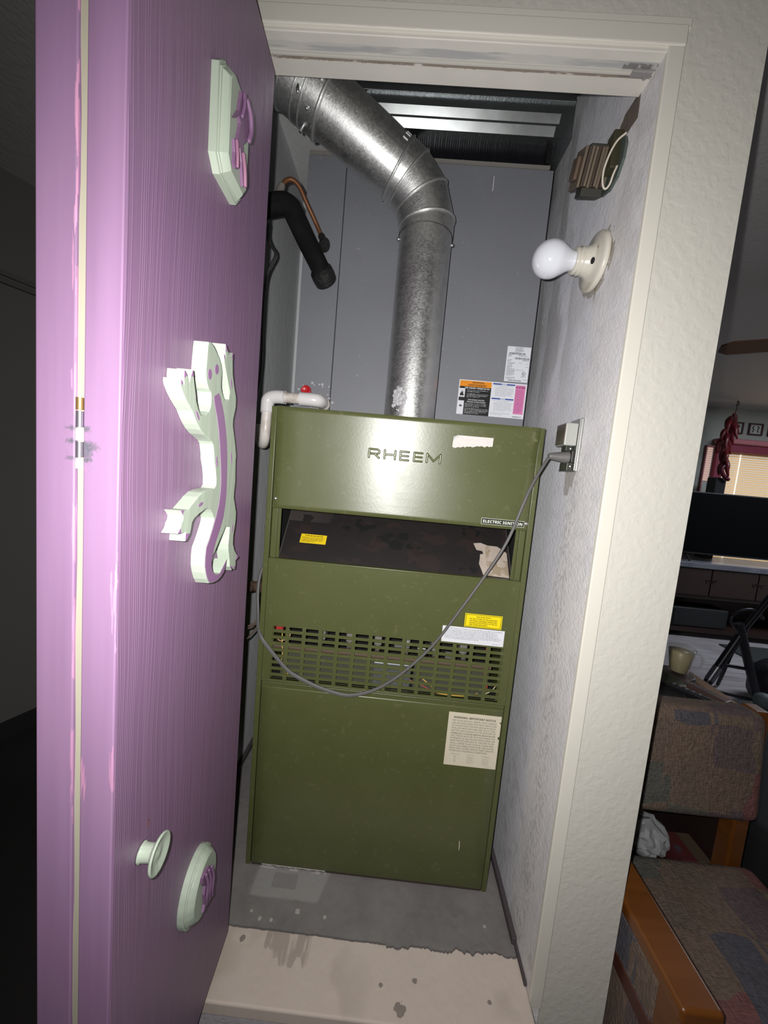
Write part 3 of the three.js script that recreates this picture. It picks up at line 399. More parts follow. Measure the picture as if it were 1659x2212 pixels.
wire([[0.285, 0.56, -0.02], [0.27, 0.53, -0.018], [0.245, 0.515, -0.016]], [0.5, 0.45, 0.25]);
// joint rail and lower panel
obj('joint_rail', [box(-0.2972, 0.2982, 0.486, 0.508, -0.012, -0.004), rbox(-0.2972, 0.2982, 0.496, 0.5015, -0.01, -0.0005, 0.002), box(-0.282, -0.2805, 0.499, 0.506, -0.005, 0.0008), box(0.284, 0.2855, 0.499, 0.506, -0.005, 0.0008)], enamel, furnace);
const ly0 = 0.008, ly1 = 0.4925;
const low = obj('lower_panel', grid(edged(-0.2965, 0.2975, 20), edged(ly0, ly1, 20), (x, y) => 0.003 + rollOff(x, y, -0.2965, 0.2975, ly0, ly1, 0.004), -0.012), enamel, furnace);
const NOTICE = ['PER YOUR SPECIFIC ORDER, THIS FURNACE', 'HAS AN OPEN BASE PAN WITH AIR FILTER', 'IN THE BOTTOM POSITION AND MUST BE IN-', 'STALLED WITH RETURN AIR DUCT CON-', 'NECTED AND SEALED TO THE BOTTOM OF', 'FURNACE. A SOLID METAL BASE PLATE', '(SEE TABLE) MUST BE IN PLACE WHEN THE', 'FURNACE IS INSTALLED WITH SIDE OR', 'REAR AIR RETURN DUCTS. FAILURE TO IN-', 'STALL A BASE PLATE COULD CAUSE PRO-', 'DUCTS OF COMBUSTION TO BE CIRCULATED', 'INTO THE LIVING SPACE AND CREATE', 'POTENTIALLY HAZARDOUS CONDITIONS.'];
const np = []; { const x0 = 0.1668, x1 = 0.2938, y0 = 0.3392, y1 = 0.4766; np.push([x0, y0], [x1, y0], [x1, 0.417]); for (let i = 0; i <= 6; i++) { const a = -Math.PI / 2 - Math.PI * i / 6; np.push([x1 + 0.004 * Math.cos(a), 0.421 + 0.004 * Math.sin(a)]); } np.push([x1, 0.425], [x1, 0.4575], [x1 - 0.0032, 0.459], [x1 - 0.003, 0.462], [x1, 0.4625], [x1, y1]); for (let i = 1; i < 12; i++) np.push([lerp(x1, x0, i / 12), y1 + 0.0006 * (rnd() - 0.5)]); np.push([x0, y1]); }
const ng = slab(np, 0.0006).translate(0, 0, 0.0031); uvBy(ng, (x, y) => [(x - 0.1668) / 0.127, (y - 0.3392) / 0.1374]);
obj('notice', ng, new THREE.MeshStandardMaterial({ roughness: 0.75, map: canvasTex(760, 822, (c, w, h) => {
  c.fillStyle = '#d3cab4'; c.fillRect(0, 0, w, h); c.textBaseline = 'middle'; c.fillStyle = '#292a25'; fit(c, 'WARNING: IMPORTANT NOTICE', w * 0.1, h * 0.09, w * 0.8, h * 0.052, 'sans-serif', 'bold');
  c.fillStyle = '#4a4841'; NOTICE.forEach((s, i) => fit(c, s, w * 0.075, h * (0.148 + 0.0475 * i), w * (i === 12 ? 0.74 : 0.85), h * 0.04, 'sans-serif', '')); c.fillStyle = '#5d5b4e'; c.fillRect(w * 0.08, h * 0.388, w * 0.84, 3);
  scrib(c, w * 0.12, h * 0.775, w * 0.17, h * 0.022, 1, '#858272', 1); scrib(c, w * 0.18, h * 0.81, w * 0.04, h * 0.022, 6, '#9a9787', 1); scrib(c, w * 0.42, h * 0.775, w * 0.15, h * 0.022, 1, '#858272', 1); scrib(c, w * 0.43, h * 0.81, w * 0.13, h * 0.02, 7, '#a3a096', 1); scrib(c, w * 0.71, h * 0.775, w * 0.16, h * 0.022, 1, '#858272', 1); scrib(c, w * 0.73, h * 0.81, w * 0.13, h * 0.02, 7, '#a3a096', 1); scrib(c, w * 0.77, h * 0.965, w * 0.14, h * 0.018, 1, '#a09d8d', 1);
}) }), low).userData.label = 'cream paper notice headed WARNING IMPORTANT NOTICE';
obj('paint_scratch', slab([[0.2285, 0.112], [0.2298, 0.1115], [0.2302, 0.124], [0.2288, 0.1378], [0.2274, 0.137], [0.228, 0.124]], 0.0005).translate(0, 0, 0.003), mat([0.6, 0.58, 0.52], 0.7), low);
const sm2 = []; for (let i = 0; i <= 30; i++) sm2.push([-0.268 + 0.165 * i / 30, 0.0105 + 0.005 * fbm(i * 0.6, 3, 251, 2)]); for (let i = 30; i >= 0; i--) sm2.push([-0.268 + 0.165 * i / 30, 0.0055 + 0.0022 * rnd()]);
obj('paint_smear', slab(sm2, 0.0006).translate(0, 0, 0.0018), mat([0.5, 0.48, 0.47], 0.5), low);
obj('rust_edge', rbox(-0.2965, 0.2975, 0.0005, 0.0095, -0.01, -0.001, 0.001), mat([0.05, 0.032, 0.026], 0.9, { bumpMap: floorBump, bumpScale: 0.002 }), furnace);

// ---------------------------------------------------------------- grey coil cabinet standing on the furnace
const greyTex = tex(512, 512, (u, v) => { const n = fbm(u * 8, v * 8, 261, 4, 8, 8); let c = mix3([0.176, 0.182, 0.203], [0.19, 0.197, 0.218], n); if (fbm(u * 90, v * 60, 265, 2, 90, 60) > 0.9) c = [0.26, 0.26, 0.27]; return c; }, { srgb: true, rep: [1.5, 1.5] });
const greyPaint = mat([1, 1, 1], 0.55, { map: greyTex, bumpMap: enamelBump, bumpScale: 0.0001 });
const coil = thing('coil_cabinet', 'grey metal cabinet with warning stickers standing on the olive furnace behind the flue', 'cabinet', [0, 0, 0]);
const CZ = -0.17;
obj('body', [box(-0.311, -0.309, FH + 0.0005, 1.828, -0.62, CZ - 0.004), box(0.309, 0.3115, FH + 0.0005, 1.828, -0.62, CZ - 0.004), box(-0.311, 0.311, FH + 0.0005, 1.828, -0.62, -0.617)], greyPaint, coil);
obj('front_panel', rbox(-0.3115, -0.2132, FH + 0.0005, 1.83, CZ - 0.02, CZ, 0.0015), greyPaint, coil);
obj('front_panel', rbox(-0.2118, 0.3122, FH + 0.0005, 1.83, CZ - 0.02, CZ, 0.0022, 3), greyPaint, coil);
obj('top_flange', [rbox(-0.31, 0.301, 1.8302, 1.838, CZ - 0.03, CZ + 0.004, 0.0015), rbox(-0.31, 0.301, 1.838, 1.85, CZ - 0.03, CZ - 0.022, 0.001), ...Array.from({ length: 26 }, () => { const x = -0.08 + 0.37 * rnd(); return new THREE.IcosahedronGeometry(0.002 + 0.003 * rnd(), 1).scale(1.6, 0.6, 1).translate(x, 1.8385, CZ - 0.002); })], mat([0.22, 0.205, 0.185], 0.85, { bumpMap: floorBump, bumpScale: 0.002 }), coil);
const drip = obj('paint_drip', rbox(0.163, 0.1655, 1.772, 1.807, CZ - 0.0002, CZ + 0.0007, 0.0005), mat([0.5, 0.5, 0.5], 0.6), coil);
obj('rating_sticker', (() => { const g = rbox(0.2478, 0.3096, 1.3068, 1.3972, CZ, CZ + 0.0006, 0.0003); return uvBy(g, (x, y) => [(x - 0.2478) / 0.0618, (y - 1.3068) / 0.0904]); })(), new THREE.MeshStandardMaterial({ roughness: 0.4, map: canvasTex(440, 640, (c, w, h) => {
  c.fillStyle = '#d3d6dc'; c.fillRect(0, 0, w, h); const K = '#4a4f58'; scrib(c, w * 0.34, 14, w * 0.36, 20, 5, K, 0.7); const code = (x, y, ww, hh) => { c.fillStyle = '#2c3038'; let q = x; while (q < x + ww) { const b = 1 + 4 * rnd(); c.fillRect(q, y, b, hh); q += b + 1 + 4 * rnd(); } };
  code(w * 0.1, 110, w * 0.68, 34); code(w * 0.36, 195, w * 0.6, 34); scrib(c, w * 0.5, 158, w * 0.35, 20, 1, K, 1); scrib(c, w * 0.06, 150, w * 0.18, 16, 3, K); scrib(c, w * 0.68, 240, w * 0.28, 22, 1, K, 1); scrib(c, w * 0.06, 236, w * 0.18, 15, 3, K); scrib(c, w * 0.06, 290, w * 0.34, 16, 3, K); scrib(c, w * 0.55, 290, w * 0.14, 14, 1, K, 1); scrib(c, w * 0.84, 300, w * 0.12, 14, 1, K, 1); scrib(c, w * 0.06, 340, w * 0.24, 16, 4, K); scrib(c, w * 0.84, 356, w * 0.12, 14, 1, K, 1); scrib(c, w * 0.06, 404, w * 0.36, 15, 9, K); scrib(c, w * 0.44, 420, w * 0.34, 14, 1, K, 1); scrib(c, w * 0.06, 556, w * 0.4, 14, 3, K); code(w * 0.16, 604, w * 0.56, 20); scrib(c, w * 0.78, 590, w * 0.2, 14, 1, K, 1);
  c.strokeStyle = '#30343c'; c.lineWidth = 7; c.beginPath(); c.arc(w * 0.8, 480, 30, 0, 7); c.stroke(); c.fillStyle = '#30343c'; c.textBaseline = 'middle'; c.textAlign = 'center'; c.font = 'bold 34px sans-serif'; c.fillText('UL', w * 0.8, 482); c.textAlign = 'left'; scrib(c, w * 0.7, 524, w * 0.22, 16, 2, K, 0.8);
}) }), coil).userData.label = 'white rating sticker with bar codes';
obj('warning_sticker', (() => { const g = rbox(0.131, 0.3105, 1.2118, 1.3026, CZ, CZ + 0.0006, 0.0003); return uvBy(g, (x, y) => [(x - 0.131) / 0.1795, (y - 1.2118) / 0.0908]); })(), new THREE.MeshStandardMaterial({ roughness: 0.4, map: canvasTex(1180, 600, (c, w, h) => {
  c.fillStyle = '#d6d8de'; c.fillRect(0, 0, w, h); c.fillStyle = '#e08a16'; c.fillRect(16, 14, w * 0.48 - 16, 100); c.fillStyle = '#0c0c0e'; c.fillRect(16, 114, w * 0.48 - 16, h - 114); c.fillStyle = '#d6d8de'; c.fillRect(8, 150, 108, 150); c.fillRect(8, 362, 108, h - 362);
  c.fillStyle = '#0c0c0e'; c.textBaseline = 'middle'; fit(c, '\u26A0 WARNING', w * 0.17, 40, w * 0.2, 40, 'sans-serif', 'bold'); fit(c, '\u26A0 AVERTISSEMENT', w * 0.11, 86, w * 0.3, 44, 'sans-serif', 'bold');
  c.fillStyle = '#e9e9ec'; fit(c, 'FIRE HAZARD / RISQUE DE FEU', w * 0.09, 136, w * 0.37, 32, 'sans-serif', 'bold'); scrib(c, w * 0.13, 168, w * 0.32, 25, 2, '#bfc0c4'); scrib(c, w * 0.13, 232, w * 0.32, 25, 3, '#bfc0c4'); fit(c, 'EXPLOSION HAZARD', w * 0.15, 338, w * 0.25, 32, 'sans-serif', 'bold'); fit(c, 'RISQUE D\u2019EXPLOSION', w * 0.14, 374, w * 0.28, 32, 'sans-serif', 'bold'); scrib(c, w * 0.115, 404, w * 0.35, 25, 3, '#bfc0c4'); scrib(c, w * 0.115, 488, w * 0.35, 25, 4, '#bfc0c4');
  c.fillStyle = '#0c0c0e'; c.beginPath(); c.moveTo(26, 276); c.lineTo(44, 210); c.lineTo(50, 236); c.lineTo(60, 168); c.lineTo(68, 226); c.lineTo(84, 182); c.lineTo(86, 232); c.lineTo(104, 276); c.fill(); c.beginPath(); c.moveTo(36, 452); c.lineTo(46, 432); c.lineTo(56, 444); c.lineTo(62, 420); c.lineTo(70, 444); c.lineTo(84, 436); c.lineTo(86, 456); c.lineTo(70, 470); c.lineTo(62, 458); c.lineTo(52, 470); c.fill();
  for (const [y, t] of [[20, 'NOTICE'], [272, 'AVIS']]) { c.fillStyle = '#1f3f92'; c.fillRect(w * 0.5, y, w * 0.13, 22); c.fillRect(w * 0.7, y, w * 0.125, 22); fit(c, t, w * 0.635, y + 12, w * 0.058, 26, 'sans-serif', 'bold'); }
  for (const y0 of [52, 308]) { scrib(c, w * 0.53, y0, w * 0.27, 19, 1, '#9296a0', 1); scrib(c, w * 0.58, y0 + 20, w * 0.16, 17, 1, '#9296a0', 1); scrib(c, w * 0.54, y0 + 42, w * 0.28, 17, 9, '#9a9ea8'); }
  scrib(c, w * 0.5, 520, w * 0.3, 17, 3, '#9a9ea8'); c.fillStyle = '#d079a8'; c.fillRect(w * 0.836, 26, w * 0.145, 500); c.fillStyle = '#3b1236'; fit(c, 'R-410A', w * 0.842, 64, w * 0.132, 50, 'sans-serif', 'bold'); scrib(c, w * 0.845, 104, w * 0.125, 17, 24, '#8a4578');
  c.fillStyle = '#3a3e46'; let q = w * 0.83; while (q < w * 0.965) { const b = 1 + 4 * rnd(); c.fillRect(q, 562, b, 20); q += b + 1 + 4 * rnd(); }
}) }), coil).userData.label = 'wide warning sticker in orange, black, white and pink reading R-410A';
obj('drain_plug', [lathe([[0.0135, 0], [0.0135, 0.008], [0.012, 0.0095], [0.0085, 0.0095], [0.008, 0.006], [0, 0.006]], [0, 0, 1], [-0.278, 1.239, CZ], 28)], mat([0.45, 0.012, 0.02], 0.35), coil).userData.label = 'red plastic plug';
obj('sealant', Array.from({ length: 26 }, () => { const a = rnd() * 6.28, r = 0.02 + 0.02 * rnd(); return new THREE.IcosahedronGeometry(0.0012 + 0.003 * rnd(), 1).scale(1, 1, 0.4).translate(-0.25 + r * 1.5 * Math.cos(a), 1.232 + r * Math.sin(a), CZ + 0.0004); }), mat([0.42, 0.42, 0.42], 0.6), coil);

// ---------------------------------------------------------------- galvanised flue
const spangle = (() => {                                              // zinc spangles: small facets, each tilted its own way
  const S = 44, f = (u, v) => { let best = 9, id = 0, o = [0, 0, 0, 0]; const x = u * S, y = v * S, i0 = Math.floor(x), j0 = Math.floor(y); for (let j = -1; j <= 1; j++) for (let i = -1; i <= 1; i++) { const a = mod(i0 + i, S), b = mod(j0 + j, S), px = i0 + i + hash(a, b, 301), py = j0 + j + hash(a, b, 302), d = (px - x) ** 2 + (py - y) ** 2; if (d < best) { best = d; id = hash(a, b, 303); o = [x - px, y - py, hash(a, b, 304) - 0.5, hash(a, b, 306) - 0.5]; } } return [id, o]; };
  return { tone: tex(512, 512, (u, v) => { const [a] = f(u, v), n = fbm(u * 6, v * 6, 305, 3, 6, 6); const k = 0.66 + 0.06 * (a - 0.5) + 0.12 * (n - 0.5); return [k * 0.99, k, k * 0.99]; }, { srgb: true }), rough: tex(512, 512, (u, v) => { const [a] = f(u, v); return 0.34 + 0.08 * a + 0.08 * fbm(u * 8, v * 8, 309, 3, 8, 8); }), bump: tex(1024, 1024, (u, v) => { const [, o] = f(u, v); return 0.5 + 0.5 * (o[0] * o[2] + o[1] * o[3]) + 0.12 * (fbm(u * 14, v * 14, 311, 2, 14, 14) - 0.5); }) };
})();
const galv = (sx, sy, bs = 0.0003) => { const t = ['tone', 'rough', 'bump'].map((k) => { const q = spangle[k].clone(); q.repeat.set(sx, sy); q.needsUpdate = true; return q; }); return new THREE.MeshStandardMaterial({ map: t[0], roughnessMap: t[1], roughness: 1, metalness: 1, bumpMap: t[2], bumpScale: bs }); };
const galvPipe = galv(2, 3), galvDuct = mat([0.34, 0.36, 0.365], 0.44, { metalness: 1, roughnessMap: tex(256, 256, (u, v) => 0.75 + 0.25 * fbm(u * 6, v * 6, 315, 4, 6, 6), { rep: [5, 5] }), bumpMap: enamelBump, bumpScale: 0.0004 });
const flue = thing('flue_pipe', 'shiny galvanised round flue pipe rising from the furnace and bending up to the left', 'pipe');
const FR = 0.0625, fx = 0.004, fz = -0.09;
const ringed = (a, b, r0, r1) => { const A = V(a), B = V(b), L = A.distanceTo(B), g = new THREE.LatheGeometry([[r0, 0], [r1, L]].map((p) => new THREE.Vector2(...p)), 48); g.applyQuaternion(new THREE.Quaternion().setFromUnitVectors(new THREE.Vector3(0, 1, 0), B.clone().sub(A).normalize())); return g.translate(...a); };
obj('vertical_pipe', [ringed([fx, FH + 0.0005, fz], [fx, 1.606, fz], FR, FR)], galvPipe, flue);
// gored elbow: the axis bends from upright to the sloping run; each gore is a skewed ring with a bead
const fd = new THREE.Vector3(-0.857, 0.427, 0.287).normalize(), upv = new THREE.Vector3(0, 1, 0);
function gore(c0, n0, c1, n1, r) {                                    // a ring between two tilted circles
  const ax = c1.clone().sub(c0).normalize(), ref = new THREE.Vector3(0, 0, 1).addScaledVector(ax, -ax.z).normalize(), bi = new THREE.Vector3().crossVectors(ax, ref), N = 48, pos = [], idx = [], uv = [];
  for (let k = 0; k < 2; k++) for (let i = 0; i <= N; i++) { const t = i / N * Math.PI * 2, d = ref.clone().multiplyScalar(Math.cos(t)).addScaledVector(bi, Math.sin(t)), c = k ? c1 : c0, n = k ? n1 : n0, p = c.clone().addScaledVector(d, r), s = c.clone().sub(p).dot(n) / ax.dot(n); p.addScaledVector(ax, s); pos.push(p.x, p.y, p.z); uv.push(i / N, k * c1.distanceTo(c0) * 2.5); }
  for (let i = 0; i < N; i++) idx.push(i, i + N + 1, i + 1, i + 1, i + N + 1, i + N + 2);
  const g = new THREE.BufferGeometry(); g.setAttribute('position', new THREE.Float32BufferAttribute(pos, 3)); g.setAttribute('uv', new THREE.Float32BufferAttribute(uv, 2)); g.setIndex(idx); g.computeVertexNormals(); return g;
}
const bead = (c, n, r, w = 0.0035) => new THREE.TorusGeometry(r, w, 8, 48).applyQuaternion(new THREE.Quaternion().setFromUnitVectors(new THREE.Vector3(0, 0, 1), n)).translate(c.x, c.y, c.z);
const dirs = [0, 0.34, 0.68, 1].map((t) => upv.clone().lerp(fd, t).normalize());
const cs = [new THREE.Vector3(fx, 1.6, fz)]; { const L = [0.028, 0.056, 0.05, 0.03]; for (let k = 0; k < 4; k++) cs.push(cs[k].clone().addScaledVector(dirs[k], L[k])); }
const midN = (a, b) => a.clone().add(b).normalize();
const elb = new THREE.Group(); elb.name = 'elbow'; flue.add(elb);
const normals = [upv, midN(dirs[0], dirs[1]), midN(dirs[1], dirs[2]), midN(dirs[2], dirs[3]), fd];
for (let k = 0; k < 4; k++) obj('gore', gore(cs[k], normals[k], cs[k + 1], normals[k + 1], FR + 0.0022), galvPipe, elb);
for (let k = 1; k < 4; k++) obj('bead', bead(cs[k], normals[k], FR + 0.0028, 0.003), galvPipe, elb);
obj('bead', bead(cs[4], fd, FR + 0.002, 0.0032), galvPipe, elb);
const at = (s) => cs[4].clone().addScaledVector(fd, s);
const run = obj('sloping_pipe', gore(at(-0.004), fd, at(0.2), fd, FR), galvPipe, flue);
obj('crimp', Array.from({ length: 9 }, (_, i) => { const t = -0.5 + i * 0.28, ref = new THREE.Vector3(0, 0, 1).addScaledVector(fd, -fd.z).normalize(), bi = new THREE.Vector3().crossVectors(fd, ref), d = ref.multiplyScalar(Math.cos(t + 0.9)).addScaledVector(bi, Math.sin(t + 0.9)); const a = at(0.006).addScaledVector(d, FR), b = at(0.018).addScaledVector(d, FR); return bar(a.toArray(), b.toArray(), 0.0022, 8); }), galvPipe, run);
const col = new THREE.Group(); col.name = 'draw_band'; flue.add(col);
obj('band', [gore(at(0.185), fd, at(0.278), fd, FR + 0.0045), bead(at(0.186), fd, FR + 0.004, 0.0042), bead(at(0.222), fd, FR + 0.0042, 0.0024), bead(at(0.240), fd, FR + 0.0042, 0.0024), bead(at(0.275), fd, FR + 0.004, 0.004)], galvPipe, col);
{ const ref = new THREE.Vector3(0, 0, 1).addScaledVector(fd, -fd.z).normalize(), bi = new THREE.Vector3().crossVectors(fd, ref), on = (s, t, r) => at(s).addScaledVector(ref, r * Math.cos(t)).addScaledVector(bi, r * Math.sin(t));
  const tab = []; for (let i = 0; i < 6; i++) tab.push(new THREE.IcosahedronGeometry(0.0062, 2).scale(0.8, 1.2, 0.8).translate(...on(0.231, 0.42 - i * 0.16, FR + 0.0042).toArray()));
  obj('embossed_mark', tab, zinc, col);
  for (const t of [0.62, -0.72]) obj('clip', new THREE.IcosahedronGeometry(0.007, 2).scale(0.6, 1.4, 0.7).translate(...on(0.23, t, FR + 0.006).toArray()), zinc, col);
  obj('slot_hole', [bar(on(0.198, 0.12, FR + 0.0045).toArray(), on(0.2, -0.06, FR + 0.0045).toArray(), 0.0022, 8)], darkHole, col);
  for (const g of [new THREE.IcosahedronGeometry(0.0045, 1).translate(...on(0.198, -0.12, FR + 0.006).toArray()), new THREE.IcosahedronGeometry(0.004, 1).translate(...on(0.204, -0.95, FR + 0.006).toArray()), bar(on(0.206, -1.55, FR).toArray(), on(0.206, -1.55, FR + 0.018).toArray(), 0.0035, 8)]) obj('screw', g, zinc, col);
  const pr = []; for (let r = 0; r < 4; r++) for (let i = 0; i < 9; i++) { if (rnd() < 0.25) continue; const t = 0.15 + i * 0.055 + 0.02 * rnd(); pr.push(bar(on(0.248 + r * 0.007, t, FR + 0.0046).toArray(), on(0.248 + r * 0.007, t + 0.035, FR + 0.0046).toArray(), 0.0009, 5)); }
  obj('printed_mark', pr, mat([0.05, 0.055, 0.06], 0.6), col);
}
// second elbow turning up to the closet ceiling
const e0 = at(0.275), d2 = [fd, new THREE.Vector3(-0.72, 0.66, 0.2).normalize(), new THREE.Vector3(-0.4, 0.91, 0.1).normalize(), upv], c2 = [e0]; { const L = [0.02, 0.06, 0.06, 0.14]; for (let k = 0; k < 4; k++) c2.push(c2[k].clone().addScaledVector(d2[k], L[k])); }
const n2 = [fd, midN(d2[0], d2[1]), midN(d2[1], d2[2]), midN(d2[2], d2[3]), upv], elb2 = new THREE.Group(); elb2.name = 'elbow'; flue.add(elb2);
for (let k = 0; k < 4; k++) obj('gore', gore(c2[k], n2[k], c2[k + 1], n2[k + 1], FR + 0.0022), galvPipe, elb2);
for (let k = 1; k < 4; k++) obj('bead', bead(c2[k], n2[k], FR + 0.0028, 0.003), galvPipe, elb2);
const blob = []; for (let i = 0; i < 60; i++) { const t = 0.55 * (rnd() + rnd() - 1), y = 1.215 + 0.024 * (rnd() + rnd() - 1), a = -0.45 + t * 0.5; blob.push(new THREE.IcosahedronGeometry(0.003 + 0.0035 * rnd(), 1).scale(1, 1, 0.5).translate(fx + (FR - 0.0005) * Math.sin(a), y, fz + (FR - 0.0005) * Math.cos(a))); }
obj('sealant_blob', blob, mat([0.42, 0.42, 0.43], 0.5), flue).userData.label = 'lump of grey sealant';
for (const [a, y] of [[-1.45, 1.59], [1.45, 1.585], [-0.5, 1.186]]) obj('screw', new THREE.IcosahedronGeometry(0.0045, 1).translate(fx + (FR + 0.002) * Math.sin(a), y, fz + (FR + 0.002) * Math.cos(a)), zinc, flue);

// ---------------------------------------------------------------- duct above the cabinet
const duct = thing('supply_duct', 'galvanised sheet metal duct above the grey cabinet, behind the flue', 'duct');
const cleatM = mat([0.4, 0.42, 0.42], 0.3, { metalness: 1, roughnessMap: tex(256, 256, (u, v) => 0.8 + 0.2 * fbm(u * 8, v * 8, 317, 4, 8, 8), { rep: [4, 4] }) });
const cleat = (x1, y0, y1) => slab([[0, y0], [0.0145 * (y1 - y0) / 0.022, y1 - 0.001], [0.013 * (y1 - y0) / 0.022, y1], [-0.002, y1], [-0.002, y0]], x1 + 0.2).rotateY(-Math.PI / 2).translate(x1, 0, CZ);
obj('duct_wall', [box(-0.2, 0.345, 1.905, 2.0595, -0.5, CZ)], galvDuct, duct);
obj('seam_cleat', cleat(0.3, 1.906, 1.9225), cleatM, duct);
obj('seam_cleat', cleat(0.31, 1.9365, 1.952), cleatM, duct);
obj('top_lip', [rbox(-0.2, 0.345, 1.984, 1.9915, CZ - 0.002, CZ + 0.006, 0.002)], galvDuct, duct);
const ribTex = tex(512, 64, (u, v) => { const x = u * 90, f = x - Math.floor(x); return 0.5 + 0.5 * Math.cos(f * 6.283) * (0.6 + 0.4 * vn(x, v * 9, 321)); }, { rep: [1.8, 8] });
const ribs = [box(-0.2, 0.297, 1.8515, 1.906, -0.45, CZ - 0.024)]; for (let i = 0; i < 70; i++) ribs.push(bar([-0.13 + i * 0.0058, 1.852, CZ - 0.021 - 0.003 * vn(i * 0.4, 1, 323)], [-0.13 + i * 0.0058 + 0.002 * (rnd() - 0.5), 1.905, CZ - 0.021 - 0.003 * vn(i * 0.3, 7, 325)], 0.0014, 5));
obj('flexible_connector', ribs, mat([0.006, 0.006, 0.009], 0.4), duct).userData.label = 'black ribbed flexible connector';
obj('end_strip', rbox(0.291, 0.299, 1.852, 1.906, CZ - 0.04, CZ - 0.006, 0.001), mat([0.02, 0.02, 0.02], 0.5, { metalness: 0.5 }), duct);

// ---------------------------------------------------------------- drain, refrigerant lines, cable on the left
const pvcTex = tex(256, 256, (u, v) => { const n = fbm(u * 5, v * 3, 331, 4, 5, 3); return mix3([0.66, 0.62, 0.585], [0.47, 0.40, 0.34], 0.8 * step(0.45, 0.8, n)); }, { srgb: true });
const pvc = mat([1, 1, 1], 0.35, { map: pvcTex }), pvcW = mat([0.70, 0.68, 0.68], 0.25);
const drain = thing('drain_pipe', 'white plastic drain pipe with elbows at the top left corner of the furnace', 'pipe');
const PR = 0.0134, QR = 0.0168;
obj('pipe', bar([-0.27, 1.206, -0.112], [-0.325, 1.206, -0.112], PR, 24), pvc, drain);
obj('pipe', tube([[-0.362, 1.175, -0.112], [-0.363, 1.145, -0.112], [-0.364, 1.12, -0.113], [-0.368, 1.098, -0.122], [-0.378, 1.086, -0.142], [-0.392, 1.09, -0.165], [-0.405, 1.108, -0.185], [-0.415, 1.13, -0.2]], PR, { rad: 20, seg: 60 }), pvc, drain);
obj('elbow', [tube([[-0.318, 1.206, -0.112], [-0.338, 1.206, -0.112], [-0.353, 1.203, -0.112], [-0.3605, 1.196, -0.112], [-0.362, 1.182, -0.112], [-0.362, 1.166, -0.112]], QR, { rad: 24, seg: 40, caps: false }), lathe([[PR, 0], [QR, 0], [QR, 0.002]], [1, 0, 0], [-0.318, 1.206, -0.112], 24), lathe([[PR, 0], [QR, 0], [QR, 0.002]], [0, -1, 0], [-0.362, 1.166, -0.112], 24)], pvcW, drain);
obj('elbow', [tube([[-0.276, 1.206, -0.112], [-0.256, 1.206, -0.112], [-0.242, 1.206, -0.113], [-0.233, 1.206, -0.118], [-0.229, 1.206, -0.13], [-0.229, 1.206, -0.146]], QR, { rad: 24, seg: 40, caps: false }), lathe([[PR, 0], [QR, 0], [QR, 0.002]], [-1, 0, 0], [-0.276, 1.206, -0.112], 24), lathe([[PR, 0], [QR, 0], [QR, 0.002]], [0, 0, -1], [-0.229, 1.206, -0.146], 24)], pvcW, drain);
obj('adapter', [bar([-0.229, 1.206, -0.14], [-0.229, 1.206, CZ + 0.001], PR, 20), lathe([[0.0185, 0], [0.0195, 0.003], [0.0195, 0.007], [0.0185, 0.01], [PR, 0.01]], [0, 0, 1], [-0.229, 1.206, CZ + 0.0008], 24)], mat([0.38, 0.35, 0.33], 0.6), drain);
const foamTex = tex(256, 256, (u, v) => { const n = fbm(u * 8, v * 8, 341, 4, 8, 8); return mix3([0.006, 0.006, 0.0065], [0.014, 0.0135, 0.014], n * n * 1.6); }, { srgb: true });
const foam = phys([0.7, 0.7, 0.7], 0.9, { map: foamTex, specularIntensity: 0.3 });
const suction = thing('suction_line', 'thick black foam-insulated refrigerant pipe bending down to the left of the flue', 'pipe');
obj('insulation', tube([[-0.44, 1.612, -0.07], [-0.405, 1.622, -0.07], [-0.372, 1.635, -0.07], [-0.34, 1.644, -0.072], [-0.322, 1.640, -0.077], [-0.308, 1.62, -0.088], [-0.285, 1.583, -0.107], [-0.262, 1.549, -0.13], [-0.248, 1.527, -0.15]], 0.0235, { rad: 28, seg: 80 }), foam, suction);
obj('wrapped_end', [lathe([[0, -0.004], [0.022, 0], [0.029, 0.004], [0.03, 0.02], [0.0285, 0.034], [0.02, 0.042], [0, 0.044]], [-0.3, 0.42, 0.85], [-0.2432, 1.52, CZ + 0.002], 28)], mat([0.008, 0.008, 0.008], 0.5, { bumpMap: floorBump, bumpScale: 0.004 }), suction);
const copper = mat([0.17, 0.07, 0.03], 0.5, { metalness: 0.5 });
const liquid = thing('copper_tube', 'thin arched copper tube above the black insulated pipe', 'pipe');
obj('tube', tube([[-0.352, 1.664, -0.075], [-0.348, 1.68, -0.078], [-0.339, 1.698, -0.08], [-0.324, 1.706, -0.084], [-0.308, 1.697, -0.092], [-0.292, 1.672, -0.108], [-0.274, 1.645, -0.13], [-0.264, 1.63, -0.15]], 0.0052, { rad: 16, seg: 60 }), copper, liquid);
obj('wrap', [tube([[-0.353, 1.655, -0.073], [-0.35, 1.674, -0.077], [-0.3455, 1.687, -0.079]], 0.0082, { rad: 12 })], mat([0.16, 0.145, 0.13], 0.8), liquid);
obj('wrapped_end', [new THREE.IcosahedronGeometry(0.0145, 3).scale(1, 1.25, 0.9).translate(-0.2535, 1.607, -0.157), new THREE.IcosahedronGeometry(0.009, 3).translate(-0.26, 1.622, -0.15)], mat([0.008, 0.008, 0.008], 0.6, { bumpMap: floorBump, bumpScale: 0.004 }), liquid);
const cable = thing('cable', 'thin black cable hanging in a kink below the black insulated pipe', 'cable');
